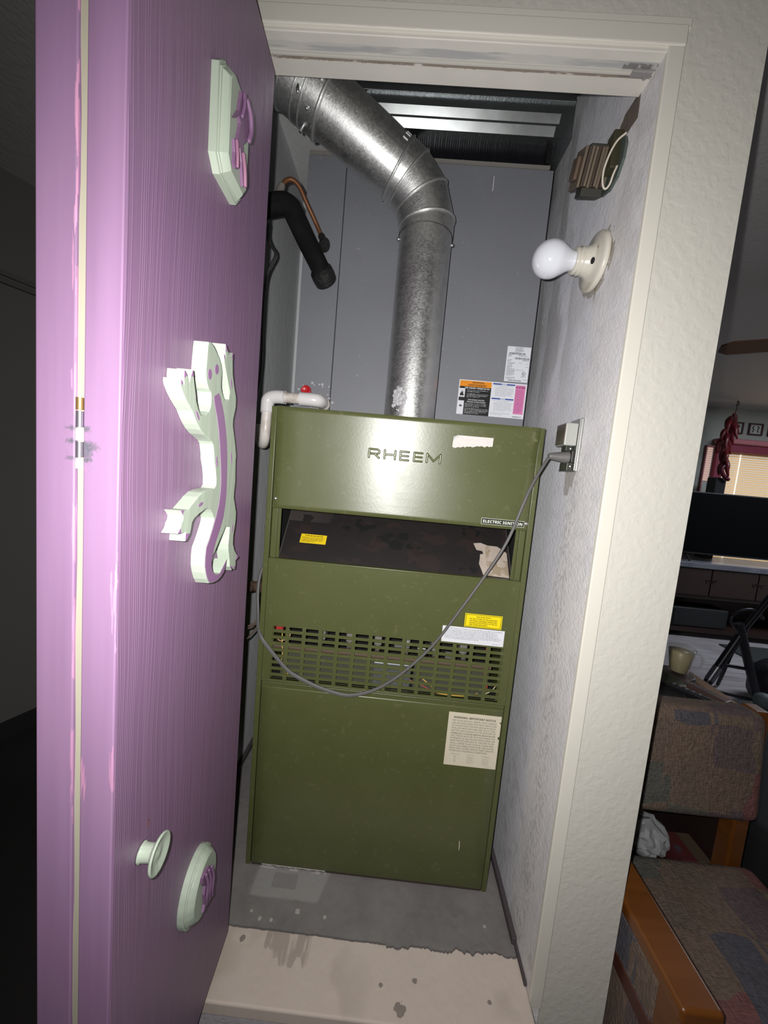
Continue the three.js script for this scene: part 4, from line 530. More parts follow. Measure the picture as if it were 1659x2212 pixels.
obj('sheath', tube([[-0.362, 1.585, -0.055], [-0.3605, 1.556, -0.05], [-0.352, 1.537, -0.05], [-0.342, 1.524, -0.05], [-0.342, 1.512, -0.05], [-0.35, 1.494, -0.05], [-0.358, 1.47, -0.05], [-0.362, 1.43, -0.05], [-0.363, 1.36, -0.05], [-0.365, 1.25, -0.06], [-0.395, 1.12, -0.09]], 0.0032, { rad: 10, seg: 90, tension: 0.6 }), black, cable);
// gas valve and iron pipe beside the furnace
const gas = thing('gas_pipe', 'rusty brown gas pipe fitting beside the left flank of the furnace', 'pipe');
const iron = mat([0.085, 0.05, 0.035], 0.7, { metalness: 0.3, bumpMap: floorBump, bumpScale: 0.002 });
obj('pipe', [bar([-0.46, 0.705, -0.1], [-0.3115, 0.705, -0.1], 0.0085, 16)], black, gas);
obj('valve_body', [lathe([[0.0115, -0.03], [0.0165, -0.028], [0.0165, -0.014], [0.0135, -0.012], [0.015, 0], [0.0135, 0.012], [0.0165, 0.014], [0.0165, 0.028], [0.0115, 0.03]], [1, 0, 0], [-0.372, 0.705, -0.1], 8), lathe([[0, 0.026], [0.008, 0.026], [0.009, 0.012], [0.013, 0]], [0, 0, 1], [-0.372, 0.705, -0.088], 16)], iron, gas);
obj('lever', rbox(-0.378, -0.366, 0.69, 0.735, -0.062, -0.057, 0.002), mat([0.28, 0.18, 0.12], 0.5, { metalness: 0.6 }), gas);
const wires2 = thing('cable', 'loose brown thermostat wires beside the left flank of the furnace, below the gas fitting', 'cable');
for (const p of [[[-0.40, 0.59, -0.08], [-0.375, 0.6, -0.075], [-0.352, 0.613, -0.075], [-0.336, 0.63, -0.078], [-0.312, 0.64, -0.08]], [[-0.405, 0.55, -0.08], [-0.372, 0.565, -0.08], [-0.352, 0.59, -0.08], [-0.335, 0.618, -0.08], [-0.312, 0.632, -0.08]], [[-0.41, 0.56, -0.085], [-0.38, 0.588, -0.082], [-0.355, 0.604, -0.08], [-0.312, 0.648, -0.08]]]) obj('wire', tube(p, 0.0023, { rad: 8 }), mat([0.12, 0.085, 0.065], 0.6), wires2);

// ---------------------------------------------------------------- right wall: outlet, cord, bulb, transformer
const outlet = thing('electrical_outlet', 'metal outlet plate with raised square box on the right closet wall', 'outlet');
const plateM = mat([0.42, 0.42, 0.4], 0.35, { metalness: 0.75 });
obj('cover_plate', [rbox(0.3495, 0.355, 1.072, 1.181, 0.034, 0.086, 0.002), rbox(0.3455, 0.35, 1.074, 1.179, 0.083, 0.0865, 0.001)], plateM, outlet);
obj('box_cover', rbox(0.3195, 0.3445, 1.1235, 1.169, 0.042, 0.0865, 0.0025, 3), mat([0.44, 0.45, 0.42], 0.3, { metalness: 0.35 }), outlet);
obj('box_end', rbox(0.3188, 0.3205, 1.1255, 1.167, 0.0435, 0.085, 0.0008), mat([0.2, 0.17, 0.15], 0.3, { metalness: 0.85 }), outlet);
obj('neck', rbox(0.33, 0.35, 1.113, 1.125, 0.05, 0.072, 0.002), mat([0.05, 0.055, 0.045], 0.4, { metalness: 0.6 }), outlet);
obj('receptacle', rbox(0.3405, 0.35, 1.09, 1.115, 0.045, 0.08, 0.002), mat([0.03, 0.03, 0.03], 0.4), outlet);
obj('strap_tab', [rbox(0.3335, 0.35, 1.073, 1.0905, 0.044, 0.079, 0.002), box(0.333, 0.35, 1.0725, 1.074, 0.044, 0.079)], mat([0.06, 0.065, 0.05], 0.4, { metalness: 0.6 }), outlet);
obj('screw', [lathe([[0.0032, 0], [0.0028, 0.0015], [0, 0.002]], [0, 0, 1], [0.3415, 1.0825, 0.079], 12), lathe([[0.0032, 0], [0.0028, 0.0015], [0, 0.002]], [0, 0, 1], [0.341, 1.119, 0.072], 12), lathe([[0.0035, 0], [0.003, 0.0015], [0, 0.002]], [-1, 0, 0], [0.3485, 1.1, 0.082], 12)], steel, outlet);
const grey = mat([0.115, 0.11, 0.108], 0.5);
const cord = thing('power_cord', 'grey power cord drooping across the furnace front from the right wall outlet', 'cord');
const cordP = [[0.302, 1.0995, 0.072], [0.2985, 1.094, 0.066], [0.2965, 1.083, 0.056], [0.292, 1.06, 0.038], [0.285, 1.03, 0.024], [0.276, 0.99, 0.015], [0.252, 0.905, 0.0125], [0.214, 0.825, 0.012], [0.156, 0.72, 0.0115], [0.105, 0.635, 0.0105], [0.045, 0.565, 0.0095], [0.004, 0.529, 0.009], [-0.028, 0.509, 0.009], [-0.06, 0.497, 0.009], [-0.094, 0.4925, 0.009], [-0.151, 0.504, 0.009], [-0.198, 0.522, 0.0095], [-0.233, 0.541, 0.01], [-0.278, 0.587, 0.01], [-0.3035, 0.616, 0.007], [-0.318, 0.634, -0.01], [-0.3275, 0.66, -0.03], [-0.336, 0.7, -0.045], [-0.338, 0.74, -0.056], [-0.333, 0.766, -0.062], [-0.322, 0.779, -0.066], [-0.3115, 0.781, -0.068]];
obj('cord', [tube(cordP, 0.0033, { rad: 10, seg: 220, caps: false }), tube(cordP.map((p) => [p[0] + 0.0016, p[1] + 0.0027, p[2]]), 0.0033, { rad: 10, seg: 220, caps: false })], grey, cord);
const plug = obj('plug', [new THREE.CylinderGeometry(0.0128, 0.0068, 0.032, 20).rotateZ(-Math.PI / 2).translate(0.3185, 1.1005, 0.07), lathe([[0.0068, 0], [0.0062, -0.003], [0.004, -0.005]], [1, 0, 0], [0.3025, 1.1005, 0.07], 16), new THREE.CylinderGeometry(0.013, 0.0128, 0.003, 20).rotateZ(-Math.PI / 2).translate(0.336, 1.1005, 0.07)], grey, cord);
obj('blade', [box(0.3365, 0.343, 1.095, 1.097, 0.066, 0.074), box(0.3365, 0.343, 1.104, 1.106, 0.066, 0.074)], steel, plug);
const lamp = thing('lampholder', 'white porcelain wall lampholder with an unlit frosted bulb on the right closet wall', 'lamp');
const LX = [0.355, 1.4985, 0.044], porc = mat([0.60, 0.575, 0.51], 0.25, { map: tex(256, 256, (u, v) => { const n = fbm(u * 8, v * 6, 351, 4, 8, 6); return mix3([1, 0.99, 0.97], [0.62, 0.55, 0.44], 0.55 * step(0.55, 0.8, n)); }, { srgb: true }) });
obj('base', lathe([[0, 0], [0.053, 0], [0.0545, 0.003], [0.0545, 0.008], [0.052, 0.0115], [0.045, 0.0135], [0.034, 0.0165], [0.0285, 0.0215], [0.026, 0.029], [0.0245, 0.034]], [-1, 0, 0], LX, 48), porc, lamp);
obj('socket_ring', lathe([[0.0245, 0.034], [0.0262, 0.0345], [0.0262, 0.039], [0.0238, 0.0395], [0.0238, 0.0425], [0.0248, 0.043], [0.0248, 0.0475], [0.0228, 0.049], [0.0175, 0.049]], [-1, 0, 0], LX, 40), porc, lamp);
obj('screw_hole', [new THREE.SphereGeometry(0.0055, 14, 10).scale(0.7, 1.15, 1).translate(0.3345, 1.4875, 0.0695)], darkHole, lamp);
obj('screw', [lathe([[0.0042, 0], [0.0036, 0.002], [0, 0.0028]], [-1, 0, 0.1], [0.3405, 1.5085, 0.074], 14)], steel, lamp);
const bp = [[0.0, 0.1305]]; { const R0 = 0.0355, c = 0.095; for (let i = 1; i <= 16; i++) { const a = Math.PI / 2 - i / 16 * (Math.PI / 2 + 0.62); bp.push([R0 * Math.cos(a), c + R0 * Math.sin(a)]); } bp.push([0.0255, 0.0685], [0.0212, 0.0615], [0.0186, 0.0555], [0.0175, 0.05], [0.0172, 0.044]); }
const bulb = obj('bulb', lathe(bp, [-1, 0, 0], LX, 48), phys([0.72, 0.74, 0.80], 0.12, { clearcoat: 0.5, clearcoatRoughness: 0.05 }), lamp); bulb.userData.label = 'unlit frosted white bulb';
const trans = thing('transformer', 'small dusty brown transformer with a looped cream wire, high on the right closet wall', 'transformer');
const lamM = [mat([0.2, 0.155, 0.115], 0.4, { metalness: 0.5 }), mat([0.07, 0.05, 0.04], 0.45, { metalness: 0.4 })];
obj('junction_box', [slab([[0.03, 1.632], [0.062, 1.622], [0.088, 1.63], [0.102, 1.65], [0.105, 1.675], [0.098, 1.692], [0.07, 1.7], [0.04, 1.69]], 0.005), ].map((g) => onRight(g).translate(0.355, 0, 0)), mat([0.07, 0.09, 0.08], 0.6), trans);
const core = new THREE.Group(); core.name = 'core'; core.position.set(0.322, 1.672, 0.042); core.rotation.x = 0.45; trans.add(core);
for (let i = 0; i < 9; i++) obj('lamination', rbox(-0.03 + 0.0062 * i, -0.0249 + 0.0062 * i, -0.031 + 0.001 * (i % 3), 0.031 - 0.0012 * (i % 2), -0.026, 0.023 + 0.0018 * (i % 2), 0.0008), lamM[i % 3 === 1 ? 1 : 0], core);
obj('coil', rbox(-0.038, -0.029, -0.019, 0.019, -0.016, 0.014, 0.004, 3), mat([0.1, 0.065, 0.045], 0.4), core);
for (const g of [rbox(-0.02, 0.02, 0.026, 0.036, -0.018, 0.018, 0.002), rbox(-0.018, 0.024, -0.044, -0.03, -0.012, 0.02, 0.001)]) obj('cap', g, mat([0.045, 0.045, 0.035], 0.5, { metalness: 0.4 }), core);
obj('bracket', [rbox(0.335, 0.354, 1.645, 1.712, 0.062, 0.088, 0.003)], mat([0.06, 0.055, 0.03], 0.55, { metalness: 0.4 }), trans);
obj('wire_loop', tube([[0.35, 1.694, 0.1], [0.338, 1.683, 0.096], [0.33, 1.664, 0.09], [0.327, 1.642, 0.082], [0.33, 1.622, 0.078], [0.336, 1.613, 0.078], [0.341, 1.618, 0.083], [0.343, 1.632, 0.088], [0.347, 1.645, 0.09]], 0.0019, { rad: 10, seg: 60 }), mat([0.6, 0.55, 0.46], 0.5), trans);

// ---------------------------------------------------------------- the house round the closet
const FL = -0.34, CE = 2.12;
const plankTex = tex(1024, 1024, (u, v) => { const n = fbm(u * 5, v * 90, 401, 4, 5, 90), m = fbm(u * 8, v * 8, 405, 3, 8, 8); return mix3([0.20, 0.175, 0.18], [0.56, 0.52, 0.535], clamp(1.3 * (0.65 * n + 0.35 * m) - 0.15)); }, { srgb: true, rep: [0.8, 0.8] });
struct('floor', box(-0.47, 5.0, FL - 0.1, FL, -3.7, 2.8), new THREE.MeshStandardMaterial({ map: plankTex, roughness: 0.32, bumpMap: grainTile, bumpScale: 0.0004 }));
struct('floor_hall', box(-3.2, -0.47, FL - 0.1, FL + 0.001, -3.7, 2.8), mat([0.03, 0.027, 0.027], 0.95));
struct('ceiling', box(-3.2, 5.1, CE, CE + 0.1, -3.7, 2.9), mat([0.50, 0.48, 0.47], 0.8, { bumpMap: handBump, bumpScale: 0.001 }));
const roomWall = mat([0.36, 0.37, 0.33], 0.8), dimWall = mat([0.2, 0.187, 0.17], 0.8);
// far wall with the window hole
const wz = -3.6, W0 = 3.64, W1 = 4.86, WB = 0.40, WT = 1.655;
struct('wall_far', [box(-3.2, W0, FL, CE, wz - 0.12, wz), box(W1, 5.1, FL, CE, wz - 0.12, wz), box(W0, W1, FL, WB, wz - 0.12, wz), box(W0, W1, WT, CE, wz - 0.12, wz)], roomWall);
struct('wall_right_room', box(5.0, 5.1, FL, CE, -3.6, 2.8), roomWall);
struct('wall_near', box(-3.2, 5.1, FL, CE, 2.8, 2.9), roomWall);
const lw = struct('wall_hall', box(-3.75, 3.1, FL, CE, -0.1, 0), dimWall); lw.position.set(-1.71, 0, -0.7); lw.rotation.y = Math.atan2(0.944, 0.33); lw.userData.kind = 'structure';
const lw2 = new THREE.Group(); lw2.name = 'trim_2'; lw2.userData.kind = 'structure'; lw2.position.copy(lw.position); lw2.rotation.copy(lw.rotation); scene.add(lw2);

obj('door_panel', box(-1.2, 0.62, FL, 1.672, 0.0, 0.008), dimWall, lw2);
obj('casing', [rbox(-1.3, 0.7, 1.674, 1.69, 0, 0.022, 0.003), rbox(-1.3, 0.7, 1.705, 1.722, 0, 0.018, 0.003)], mat([0.16, 0.15, 0.14], 0.6), lw2);
obj('skirting', rbox(-3.4, 2.9, FL, FL + 0.095, 0, 0.02, 0.004), mat([0.02, 0.018, 0.02], 0.8), lw2);

// window with lit blinds in a maroon frame
const maroon = mat([0.20, 0.012, 0.04], 0.55), pinkM = mat([0.42, 0.14, 0.16], 0.6);
const win = new THREE.Group(); win.name = 'window_1'; win.userData = { kind: 'structure', label: 'maroon framed window with sunlit tan blinds' }; scene.add(win);
obj('frame', [rbox(W0 - 0.09, W0, WB - 0.06, WT + 0.07, wz, wz + 0.05, 0.006), rbox(W1, W1 + 0.09, WB - 0.06, WT + 0.07, wz, wz + 0.05, 0.006), rbox(W0, W1, WB - 0.06, WB, wz, wz + 0.05, 0.006)], maroon, win);
obj('header', rbox(W0 - 0.09, W1 + 0.09, WT - 0.03, WT + 0.065, wz, wz + 0.10, 0.008), maroon, win);
obj('header_cap', rbox(W0 - 0.13, W1 + 0.12, WT + 0.055, WT + 0.115, wz, wz + 0.14, 0.02, 3), pinkM, win);
const slatM = mat([0.62, 0.45, 0.26], 0.6, { emissive: lin(0.62, 0.42, 0.20), emissiveIntensity: 0.5, side: THREE.DoubleSide });
const slats = []; for (let i = 0; i < 48; i++) { const g = new THREE.BoxGeometry(W1 - W0 - 0.01, 0.0012, 0.026); g.rotateX(0.95); g.translate((W0 + W1) / 2, WB + 0.02 + i * 0.0255, wz - 0.03); slats.push(g); }
obj('blind_slats', slats, slatM, win).userData.kind = 'stuff';
obj('head_rail', rbox(W0 + 0.003, W1 - 0.003, WT - 0.035, WT - 0.005, wz - 0.05, wz - 0.01, 0.004), mat([0.35, 0.26, 0.17], 0.5), win);
for (const x of [3.86, 4.62]) obj('ladder_cord', box(x, x + 0.012, WB, WT - 0.03, wz - 0.016, wz - 0.014), mat([0.8, 0.78, 0.7], 0.5, { emissive: lin(1, 0.95, 0.85), emissiveIntensity: 0.8 }), win);
obj('pane', box(W0, W1, WB, WT, wz - 0.1, wz - 0.095), phys([1, 1, 1], 0.02, { transmission: 1, thickness: 0, ior: 1.5 }), win);
const sideB = []; for (let i = 0; i < 15; i++) sideB.push(box(3.455, 3.53, 1.29 + i * 0.0255, 1.312 + i * 0.0255, wz + 0.004, wz + 0.01));
const side = obj('side_blind', sideB, mat([0.7, 0.5, 0.4], 0.6, { emissive: lin(0.8, 0.5, 0.42), emissiveIntensity: 0.35 }), win); side.userData.kind = 'stuff';
obj('side_frame', [rbox(3.44, 3.455, 1.1, 1.69, wz, wz + 0.03, 0.004), rbox(3.44, 3.55, 1.675, 1.69, wz, wz + 0.03, 0.004)], pinkM, win);
const win2 = new THREE.Group(); win2.name = 'window_2'; win2.userData = { kind: 'structure', label: 'skylight in the living room ceiling' }; scene.add(win2);
obj('frame', [rbox(3.36, 3.4, 2.108, 2.13, -2.34, -1.46, 0.004), rbox(4.4, 4.44, 2.108, 2.13, -2.34, -1.46, 0.004), rbox(3.4, 4.4, 2.108, 2.13, -2.34, -2.3, 0.004), rbox(3.4, 4.4, 2.108, 2.13, -1.5, -1.46, 0.004)], mat([0.5, 0.5, 0.5], 0.4), win2);
obj('pane', box(3.4, 4.4, 2.112, 2.119, -2.3, -1.5), mat([0.4, 0.45, 0.5], 0.1, { emissive: lin(0.78, 0.88, 1.0), emissiveIntensity: 1.2 }), win2);

// ---------------------------------------------------------------- living room things
const plaid = tex(1024, 1024, (u, v) => {
  const X = u * 6, Y = v * 6, i = Math.floor(X + 0.3 * (vn(u * 40, v * 12, 411, 40, 12) - 0.5)), j = Math.floor(Y + 0.25 * (vn(u * 12, v * 60, 413, 12, 60) - 0.5));
  const P = [[0.10, 0.082, 0.065], [0.066, 0.074, 0.066], [0.115, 0.052, 0.052], [0.05, 0.056, 0.072], [0.125, 0.088, 0.07], [0.075, 0.058, 0.066]];
  let c = P[Math.floor(hash(mod(i, 6), mod(j, 6), 417) * 5.99)]; const q = P[Math.floor(hash(mod(i, 6), mod(j + 1, 6), 419) * 5.99)];
  c = mix3(c, q, 0.15 * fbm(u * 20, v * 20, 421, 3, 20, 20));
  const th = 0.5 * vn(u * 300, v * 60, 423, 300, 60) + 0.5 * vn(u * 90, v * 300, 425, 90, 300); return c.map((k) => k * (0.62 + 0.85 * th));
}, { srgb: true, rep: [1.55, 1.55] });
const weave = tex(512, 512, (u, v) => 0.5 * vn(u * 160, v * 40, 427, 160, 40) + 0.5 * vn(u * 50, v * 160, 429, 50, 160), { rep: [3, 3] });
const plaidM = mat([1.45, 1.25, 1.17], 0.95, { map: plaid, bumpMap: weave, bumpScale: 0.002 });
const oakTex = tex(256, 256, (u, v) => { const n = fbm(u * 3, v * 40, 431, 4, 3, 40); return mix3([0.115, 0.034, 0.0045], [0.165, 0.055, 0.009], n); }, { srgb: true, rep: [2, 2] });
const oak = mat([1, 1, 1], 0.35, { map: oakTex });
const chair = thing('armchair', 'wooden armchair with plaid woven cushions beside the white wall end', 'armchair', [0.8, FL, 0.1]);
const cx = -0.8, cy = -FL, czz = -0.1, cg = (g) => g.translate(cx, cy, czz);
const cushion = (x0, x1, y0, y1, z0, z1, r, sw = 0.012) => { const g = new RoundedBoxGeometry(x1 - x0, y1 - y0, z1 - z0, 6, r), p = g.attributes.position; for (let i = 0; i < p.count; i++) { const a = Math.cos(clamp(p.getX(i) / (x1 - x0), -0.5, 0.5) * Math.PI); const yy = p.getY(i), zz = p.getZ(i); if (y1 - y0 < z1 - z0) p.setY(i, yy + Math.sign(yy) * sw * a * Math.cos(clamp(zz / (z1 - z0), -0.5, 0.5) * Math.PI)); else p.setZ(i, zz + Math.sign(zz) * sw * a * Math.cos(clamp(yy / (y1 - y0), -0.5, 0.5) * Math.PI)); } g.computeVertexNormals(); return uvm(g.translate((x0 + x1) / 2, (y0 + y1) / 2, (z0 + z1) / 2)); };
obj('seat_cushion', cg(cushion(0.592, 1.022, -0.035, 0.092, -0.075, 0.45, 0.03)), plaidM, chair);
const bk = cushion(0.592, 1.008, -0.143, 0.143, -0.045, 0.045, 0.03, 0.01); bk.rotateX(-0.1); obj('back_cushion', cg(bk.translate(0, 0.355, -0.108)), plaidM, chair);
for (const s of [0, 1]) {
  const ax = s ? 1.13 : 0.518; obj('arm', cg(rbox(ax, ax + 0.07, 0.2, 0.23, -0.16, 0.336, 0.008, 3)), oak, chair);
  obj('front_leg', cg(rbox(ax + 0.008, ax + 0.06, FL, 0.2, 0.275, 0.333, 0.005)), oak, chair);
  obj('back_leg', cg(rbox(s ? 1.012 : ax + 0.008, s ? 1.056 : ax + 0.05, FL, 0.485, -0.175, -0.125, 0.008)), oak, chair);
  obj('side_rail', cg(rbox(ax + 0.006, ax + 0.045, 0.07, 0.105, s ? 0.1 : -0.13, 0.28, 0.004)), mat([0.07, 0.02, 0.012], 0.5), chair);
  obj('side_panel', cg(cushion(ax + 0.008, ax + 0.055, -0.1, 0.198, s ? 0.1 : -0.13, 0.277, 0.012, 0.002)), plaidM, chair);
}
obj('seat_rail', cg(rbox(0.565, 1.14, -0.1, -0.037, -0.09, 0.34, 0.004)), oak, chair);
obj('back_rail', [cg(rbox(0.56, 1.05, 0.25, 0.285, -0.18, -0.155, 0.004)), cg(rbox(0.56, 1.05, 0.42, 0.46, -0.183, -0.163, 0.004))], oak, chair);
const darkWood = mat([0.025, 0.012, 0.01], 0.6);
const tbl = thing('side_table', 'small dark-topped wooden side table behind the plaid armchair', 'table', [0.86, FL, -0.36]);
const tg = (g) => g.translate(-0.86, -FL, 0.36), rimM = mat([0.22, 0.13, 0.085], 0.3, { map: null });
obj('top_rim', [rbox(1.075, 1.12, 0.39, 0.42, -0.515, -0.205, 0.005), rbox(0.62, 0.66, 0.39, 0.42, -0.515, -0.205, 0.005), rbox(0.66, 1.075, 0.39, 0.42, -0.515, -0.48, 0.004), rbox(0.66, 1.075, 0.39, 0.42, -0.24, -0.205, 0.004)].map(tg), rimM, tbl);
obj('dark_inset', tg(box(0.66, 1.075, 0.392, 0.4185, -0.48, -0.24)), mat([0.035, 0.038, 0.03], 0.12), tbl);
for (const [x, z] of [[0.64, -0.495], [1.1, -0.495], [0.64, -0.225], [1.1, -0.225]]) obj('leg', tg(rbox(x - 0.018, x + 0.018, FL, 0.39, z - 0.018, z + 0.018, 0.004)), rimM, tbl);
obj('shelf', tg(rbox(0.625, 1.115, -0.16, -0.14, -0.51, -0.21, 0.003)), darkWood, tbl); obj('base_cabinet', tg(rbox(0.63, 1.11, FL + 0.03, -0.16, -0.5, -0.22, 0.003)), darkWood, tbl); obj('back_panel', tg(box(0.65, 1.09, -0.14, 0.39, -0.5, -0.49)), darkWood, tbl); obj('end_panel', tg(box(1.09, 1.1, -0.14, 0.39, -0.477, -0.243)), darkWood, tbl);
const coaster = thing('coaster', 'dark round coaster under the glass mug on the side table', 'coaster', [1.03, 0.4202, -0.425]);
obj('disc', lathe([[0, 0], [0.05, 0], [0.051, 0.003], [0.05, 0.014], [0.046, 0.0155], [0, 0.0155]], [0, 1, 0], [0, 0, 0], 36), mat([0.05, 0.035, 0.035], 0.4), coaster);
const mug = thing('mug', 'clear glass mug of pale yellow drink on the side table', 'mug', [1.03, 0.436, -0.425]);
obj('glass', lathe([[0, 0.001], [0.026, 0.001], [0.0285, 0.004], [0.0415, 0.092], [0.0405, 0.0935], [0.0392, 0.092], [0.0265, 0.008], [0, 0.007]], [0, 1, 0], [0, 0, 0], 40), phys([0.95, 0.95, 0.92], 0.03, { transmission: 1, thickness: 0, ior: 1.45 }), mug);
obj('drink', lathe([[0, 0.0085], [0.0255, 0.0085], [0.0368, 0.08], [0, 0.08]], [0, 1, 0], [0, 0, 0], 36), mat([0.42, 0.36, 0.24], 0.4), mug);
obj('handle', tube([[0.036, 0.075, 0.0], [0.055, 0.075, 0.012], [0.063, 0.055, 0.017], [0.056, 0.03, 0.014], [0.034, 0.022, 0.003]], 0.0045, { rad: 12, seg: 40 }), phys([0.95, 0.95, 0.92], 0.03, { transmission: 1, thickness: 0, ior: 1.45 }), mug);
function remote(label, x, z, turn, L, w, c) { const t = thing('remote_control', label, 'remote', [x, 0.4188, z], turn); obj('body', rbox(-L / 2, L / 2, 0, 0.018, -w / 2, w / 2, 0.006, 3), mat(c, 0.35), t); const b = []; for (let i = 0; i < 5; i++) for (let j = 0; j < 2; j++) b.push(rbox(-L * 0.4 + i * L * 0.13, -L * 0.4 + i * L * 0.13 + 0.007, 0.017, 0.0195, -w * 0.25 + j * w * 0.32, -w * 0.25 + j * w * 0.32 + 0.006, 0.001)); obj('button', b, mat([0.12, 0.12, 0.14], 0.4), t); }
remote('black remote control with pinkish top lying nearest the wooden rim of the side table', 1.038, -0.318, -1.17, 0.135, 0.036, [0.09, 0.05, 0.045]);
remote('slim black remote control lying between the round dark dish and the other remote', 0.985, -0.3, -0.93, 0.13, 0.026, [0.012, 0.012, 0.016]);
const bookO = thing('book', 'dark green closed book on the side table behind the remotes', 'book', [0.945, 0.4188, -0.4]); obj('cover', [rbox(-0.062, 0.062, 0, 0.002, -0.055, 0.055, 0.001), rbox(-0.062, 0.062, 0.014, 0.016, -0.055, 0.055, 0.001), rbox(-0.063, -0.06, 0, 0.016, -0.055, 0.055, 0.001)], mat([0.02, 0.035, 0.022], 0.5), bookO); obj('pages', box(-0.059, 0.058, 0.002, 0.014, -0.052, 0.052), mat([0.3, 0.28, 0.22], 0.8), bookO);
const dish2 = thing('dish', 'round black dish on the side table next to the armchair back', 'dish', [0.88, 0.4188, -0.295]); obj('bowl', lathe([[0, 0], [0.045, 0], [0.06, 0.008], [0.064, 0.018], [0.062, 0.019], [0.056, 0.01], [0, 0.004]], [0, 1, 0], [0, 0, 0], 36), mat([0.012, 0.014, 0.013], 0.3), dish2);
// bits seen between the cushions
const bagO = thing('plastic_bag', 'crumpled white plastic bag seen under the armchair back cushion', 'bag', [0.925, -0.1395, -0.325]);
{ const g = mergeVertices(new THREE.IcosahedronGeometry(0.08, 5)), p = g.attributes.position; g.deleteAttribute('normal'); for (let i = 0; i < p.count; i++) { const v = new THREE.Vector3().fromBufferAttribute(p, i), n = v.clone().normalize(), k = 0.72 + 0.55 * fbm(n.x * 4 + 9, n.y * 4 + n.z * 5 + 9, 441, 4); v.multiplyScalar(k); v.y = Math.max(-0.05, v.y * 0.75); p.setXYZ(i, v.x * 0.85, v.y + 0.05, v.z * 0.85); } g.computeVertexNormals(); obj('film', uvm(toCreasedNormals(g, 0.35)), mat([0.42, 0.43, 0.45], 0.35), bagO); }
const mag = thing('magazine', 'thick reddish brown magazine lying under the armchair back cushion', 'magazine', [1.035, -0.1395, -0.28]); { const g = [rbox(-0.045, 0.045, 0, 0.06, -0.05, 0.05, 0.002)]; obj('pages', g, new THREE.MeshStandardMaterial({ roughness: 0.5, map: tex(128, 128, (u, v) => { const n = fbm(u * 5, v * 4, 451, 3); return n > 0.6 ? [0.12, 0.09, 0.06] : n > 0.42 ? [0.13, 0.03, 0.03] : [0.1, 0.07, 0.1]; }, { srgb: true }) }), mag); obj('spine', rbox(-0.047, -0.043, -0.0002, 0.0605, -0.05, 0.05, 0.001), mat([0.1, 0.02, 0.02], 0.6), mag); mag.rotation.x = 0; }
const teal = thing('box', 'teal cardboard box behind the white wall end under the side table', 'box', [0.77, -0.1395, -0.32]); obj('carton', rbox(-0.05, 0.05, 0, 0.14, -0.06, 0.06, 0.004), mat([0.01, 0.13, 0.16], 0.5), teal); obj('flap', rbox(-0.05, 0.05, 0.14, 0.143, -0.06, 0.0, 0.001), mat([0.02, 0.16, 0.19], 0.5), teal);

// folding stand, bag, ball
const stand = thing('folding_stand', 'black tubular folding stand with crossed legs on the living room floor', 'stand', [2.45, FL, -1.75]);
const sgT = (p) => [p[0] - 2.45, p[1] - FL, p[2] + 1.75], sr = (a, b, r = 0.016) => bar(sgT(a), sgT(b), r, 12);
const blk = mat([0.012, 0.012, 0.02], 0.35);
for (const dz of [0]) { obj('leg', sr([2.44, 0.2, -1.7 + dz], [2.205, FL + 0.012, -1.7 + dz], 0.026), blk, stand); obj('leg', sr([2.40, 0.24, -1.7 + dz], [2.60, FL + 0.012, -1.66 + dz], 0.027), blk, stand); obj('upper_tube', sr([2.42, 0.17, -1.7 + dz], [2.60, 0.5, -1.7 + dz], 0.02), blk, stand); }
obj('hoop', tube([[2.39, 0.2, -1.7], [2.34, 0.26, -1.7], [2.37, 0.315, -1.7], [2.44, 0.345, -1.7], [2.5, 0.335, -1.7], [2.55, 0.29, -1.7]].map(sgT), 0.009, { rad: 10 }), blk, stand);
obj('crossbar', sr([2.35, -0.062, -1.7], [2.5, -0.07, -1.69], 0.011), blk, stand); obj('crossbar', sr([2.26, -0.245, -1.7], [2.57, -0.28, -1.67], 0.011), blk, stand); obj('rear_brace', sr([2.42, 0.17, -1.7], [2.56, FL + 0.012, -1.95], 0.012), blk, stand);
obj('lower_sleeve', sr([2.315, -0.08, -1.7], [2.27, -0.18, -1.7], 0.0285), mat([0.2, 0.2, 0.22], 0.3, { metalness: 0.7 }), stand);
const bagB = thing('bag', 'glossy black bag on the floor beside the folding stand', 'bag', [2.84, FL, -1.75]);
{ const g = mergeVertices(new THREE.SphereGeometry(1, 32, 24)), p = g.attributes.position; for (let i = 0; i < p.count; i++) { let x = p.getX(i), y = p.getY(i), z = p.getZ(i); y = y < 0 ? -Math.pow(-y, 0.35) : y; p.setXYZ(i, x * 0.22, 0.17 + y * 0.17, z * 0.17); } g.computeVertexNormals(); obj('sack', uvm(g), mat([0.006, 0.006, 0.01], 0.5), bagB); obj('piping', tube([[-0.17, 0.305, 0.03], [-0.13, 0.29, 0.1], [-0.05, 0.25, 0.155], [0.05, 0.2, 0.172], [0.14, 0.14, 0.14]], 0.009, { rad: 10 }), mat([0.3, 0.36, 0.5], 0.2, { metalness: 0.5 }), bagB); }
const ball = thing('ball', 'grey-green ball in front of the glossy black bag at the right edge', 'ball', [2.247, FL + 0.2495, -1.3]); obj('sphere', new THREE.SphereGeometry(0.05, 32, 24), mat([0.1, 0.125, 0.13], 0.6), ball); obj('seam', new THREE.TorusGeometry(0.0498, 0.0012, 6, 40).rotateX(1.2), mat([0.06, 0.07, 0.07], 0.7), ball);
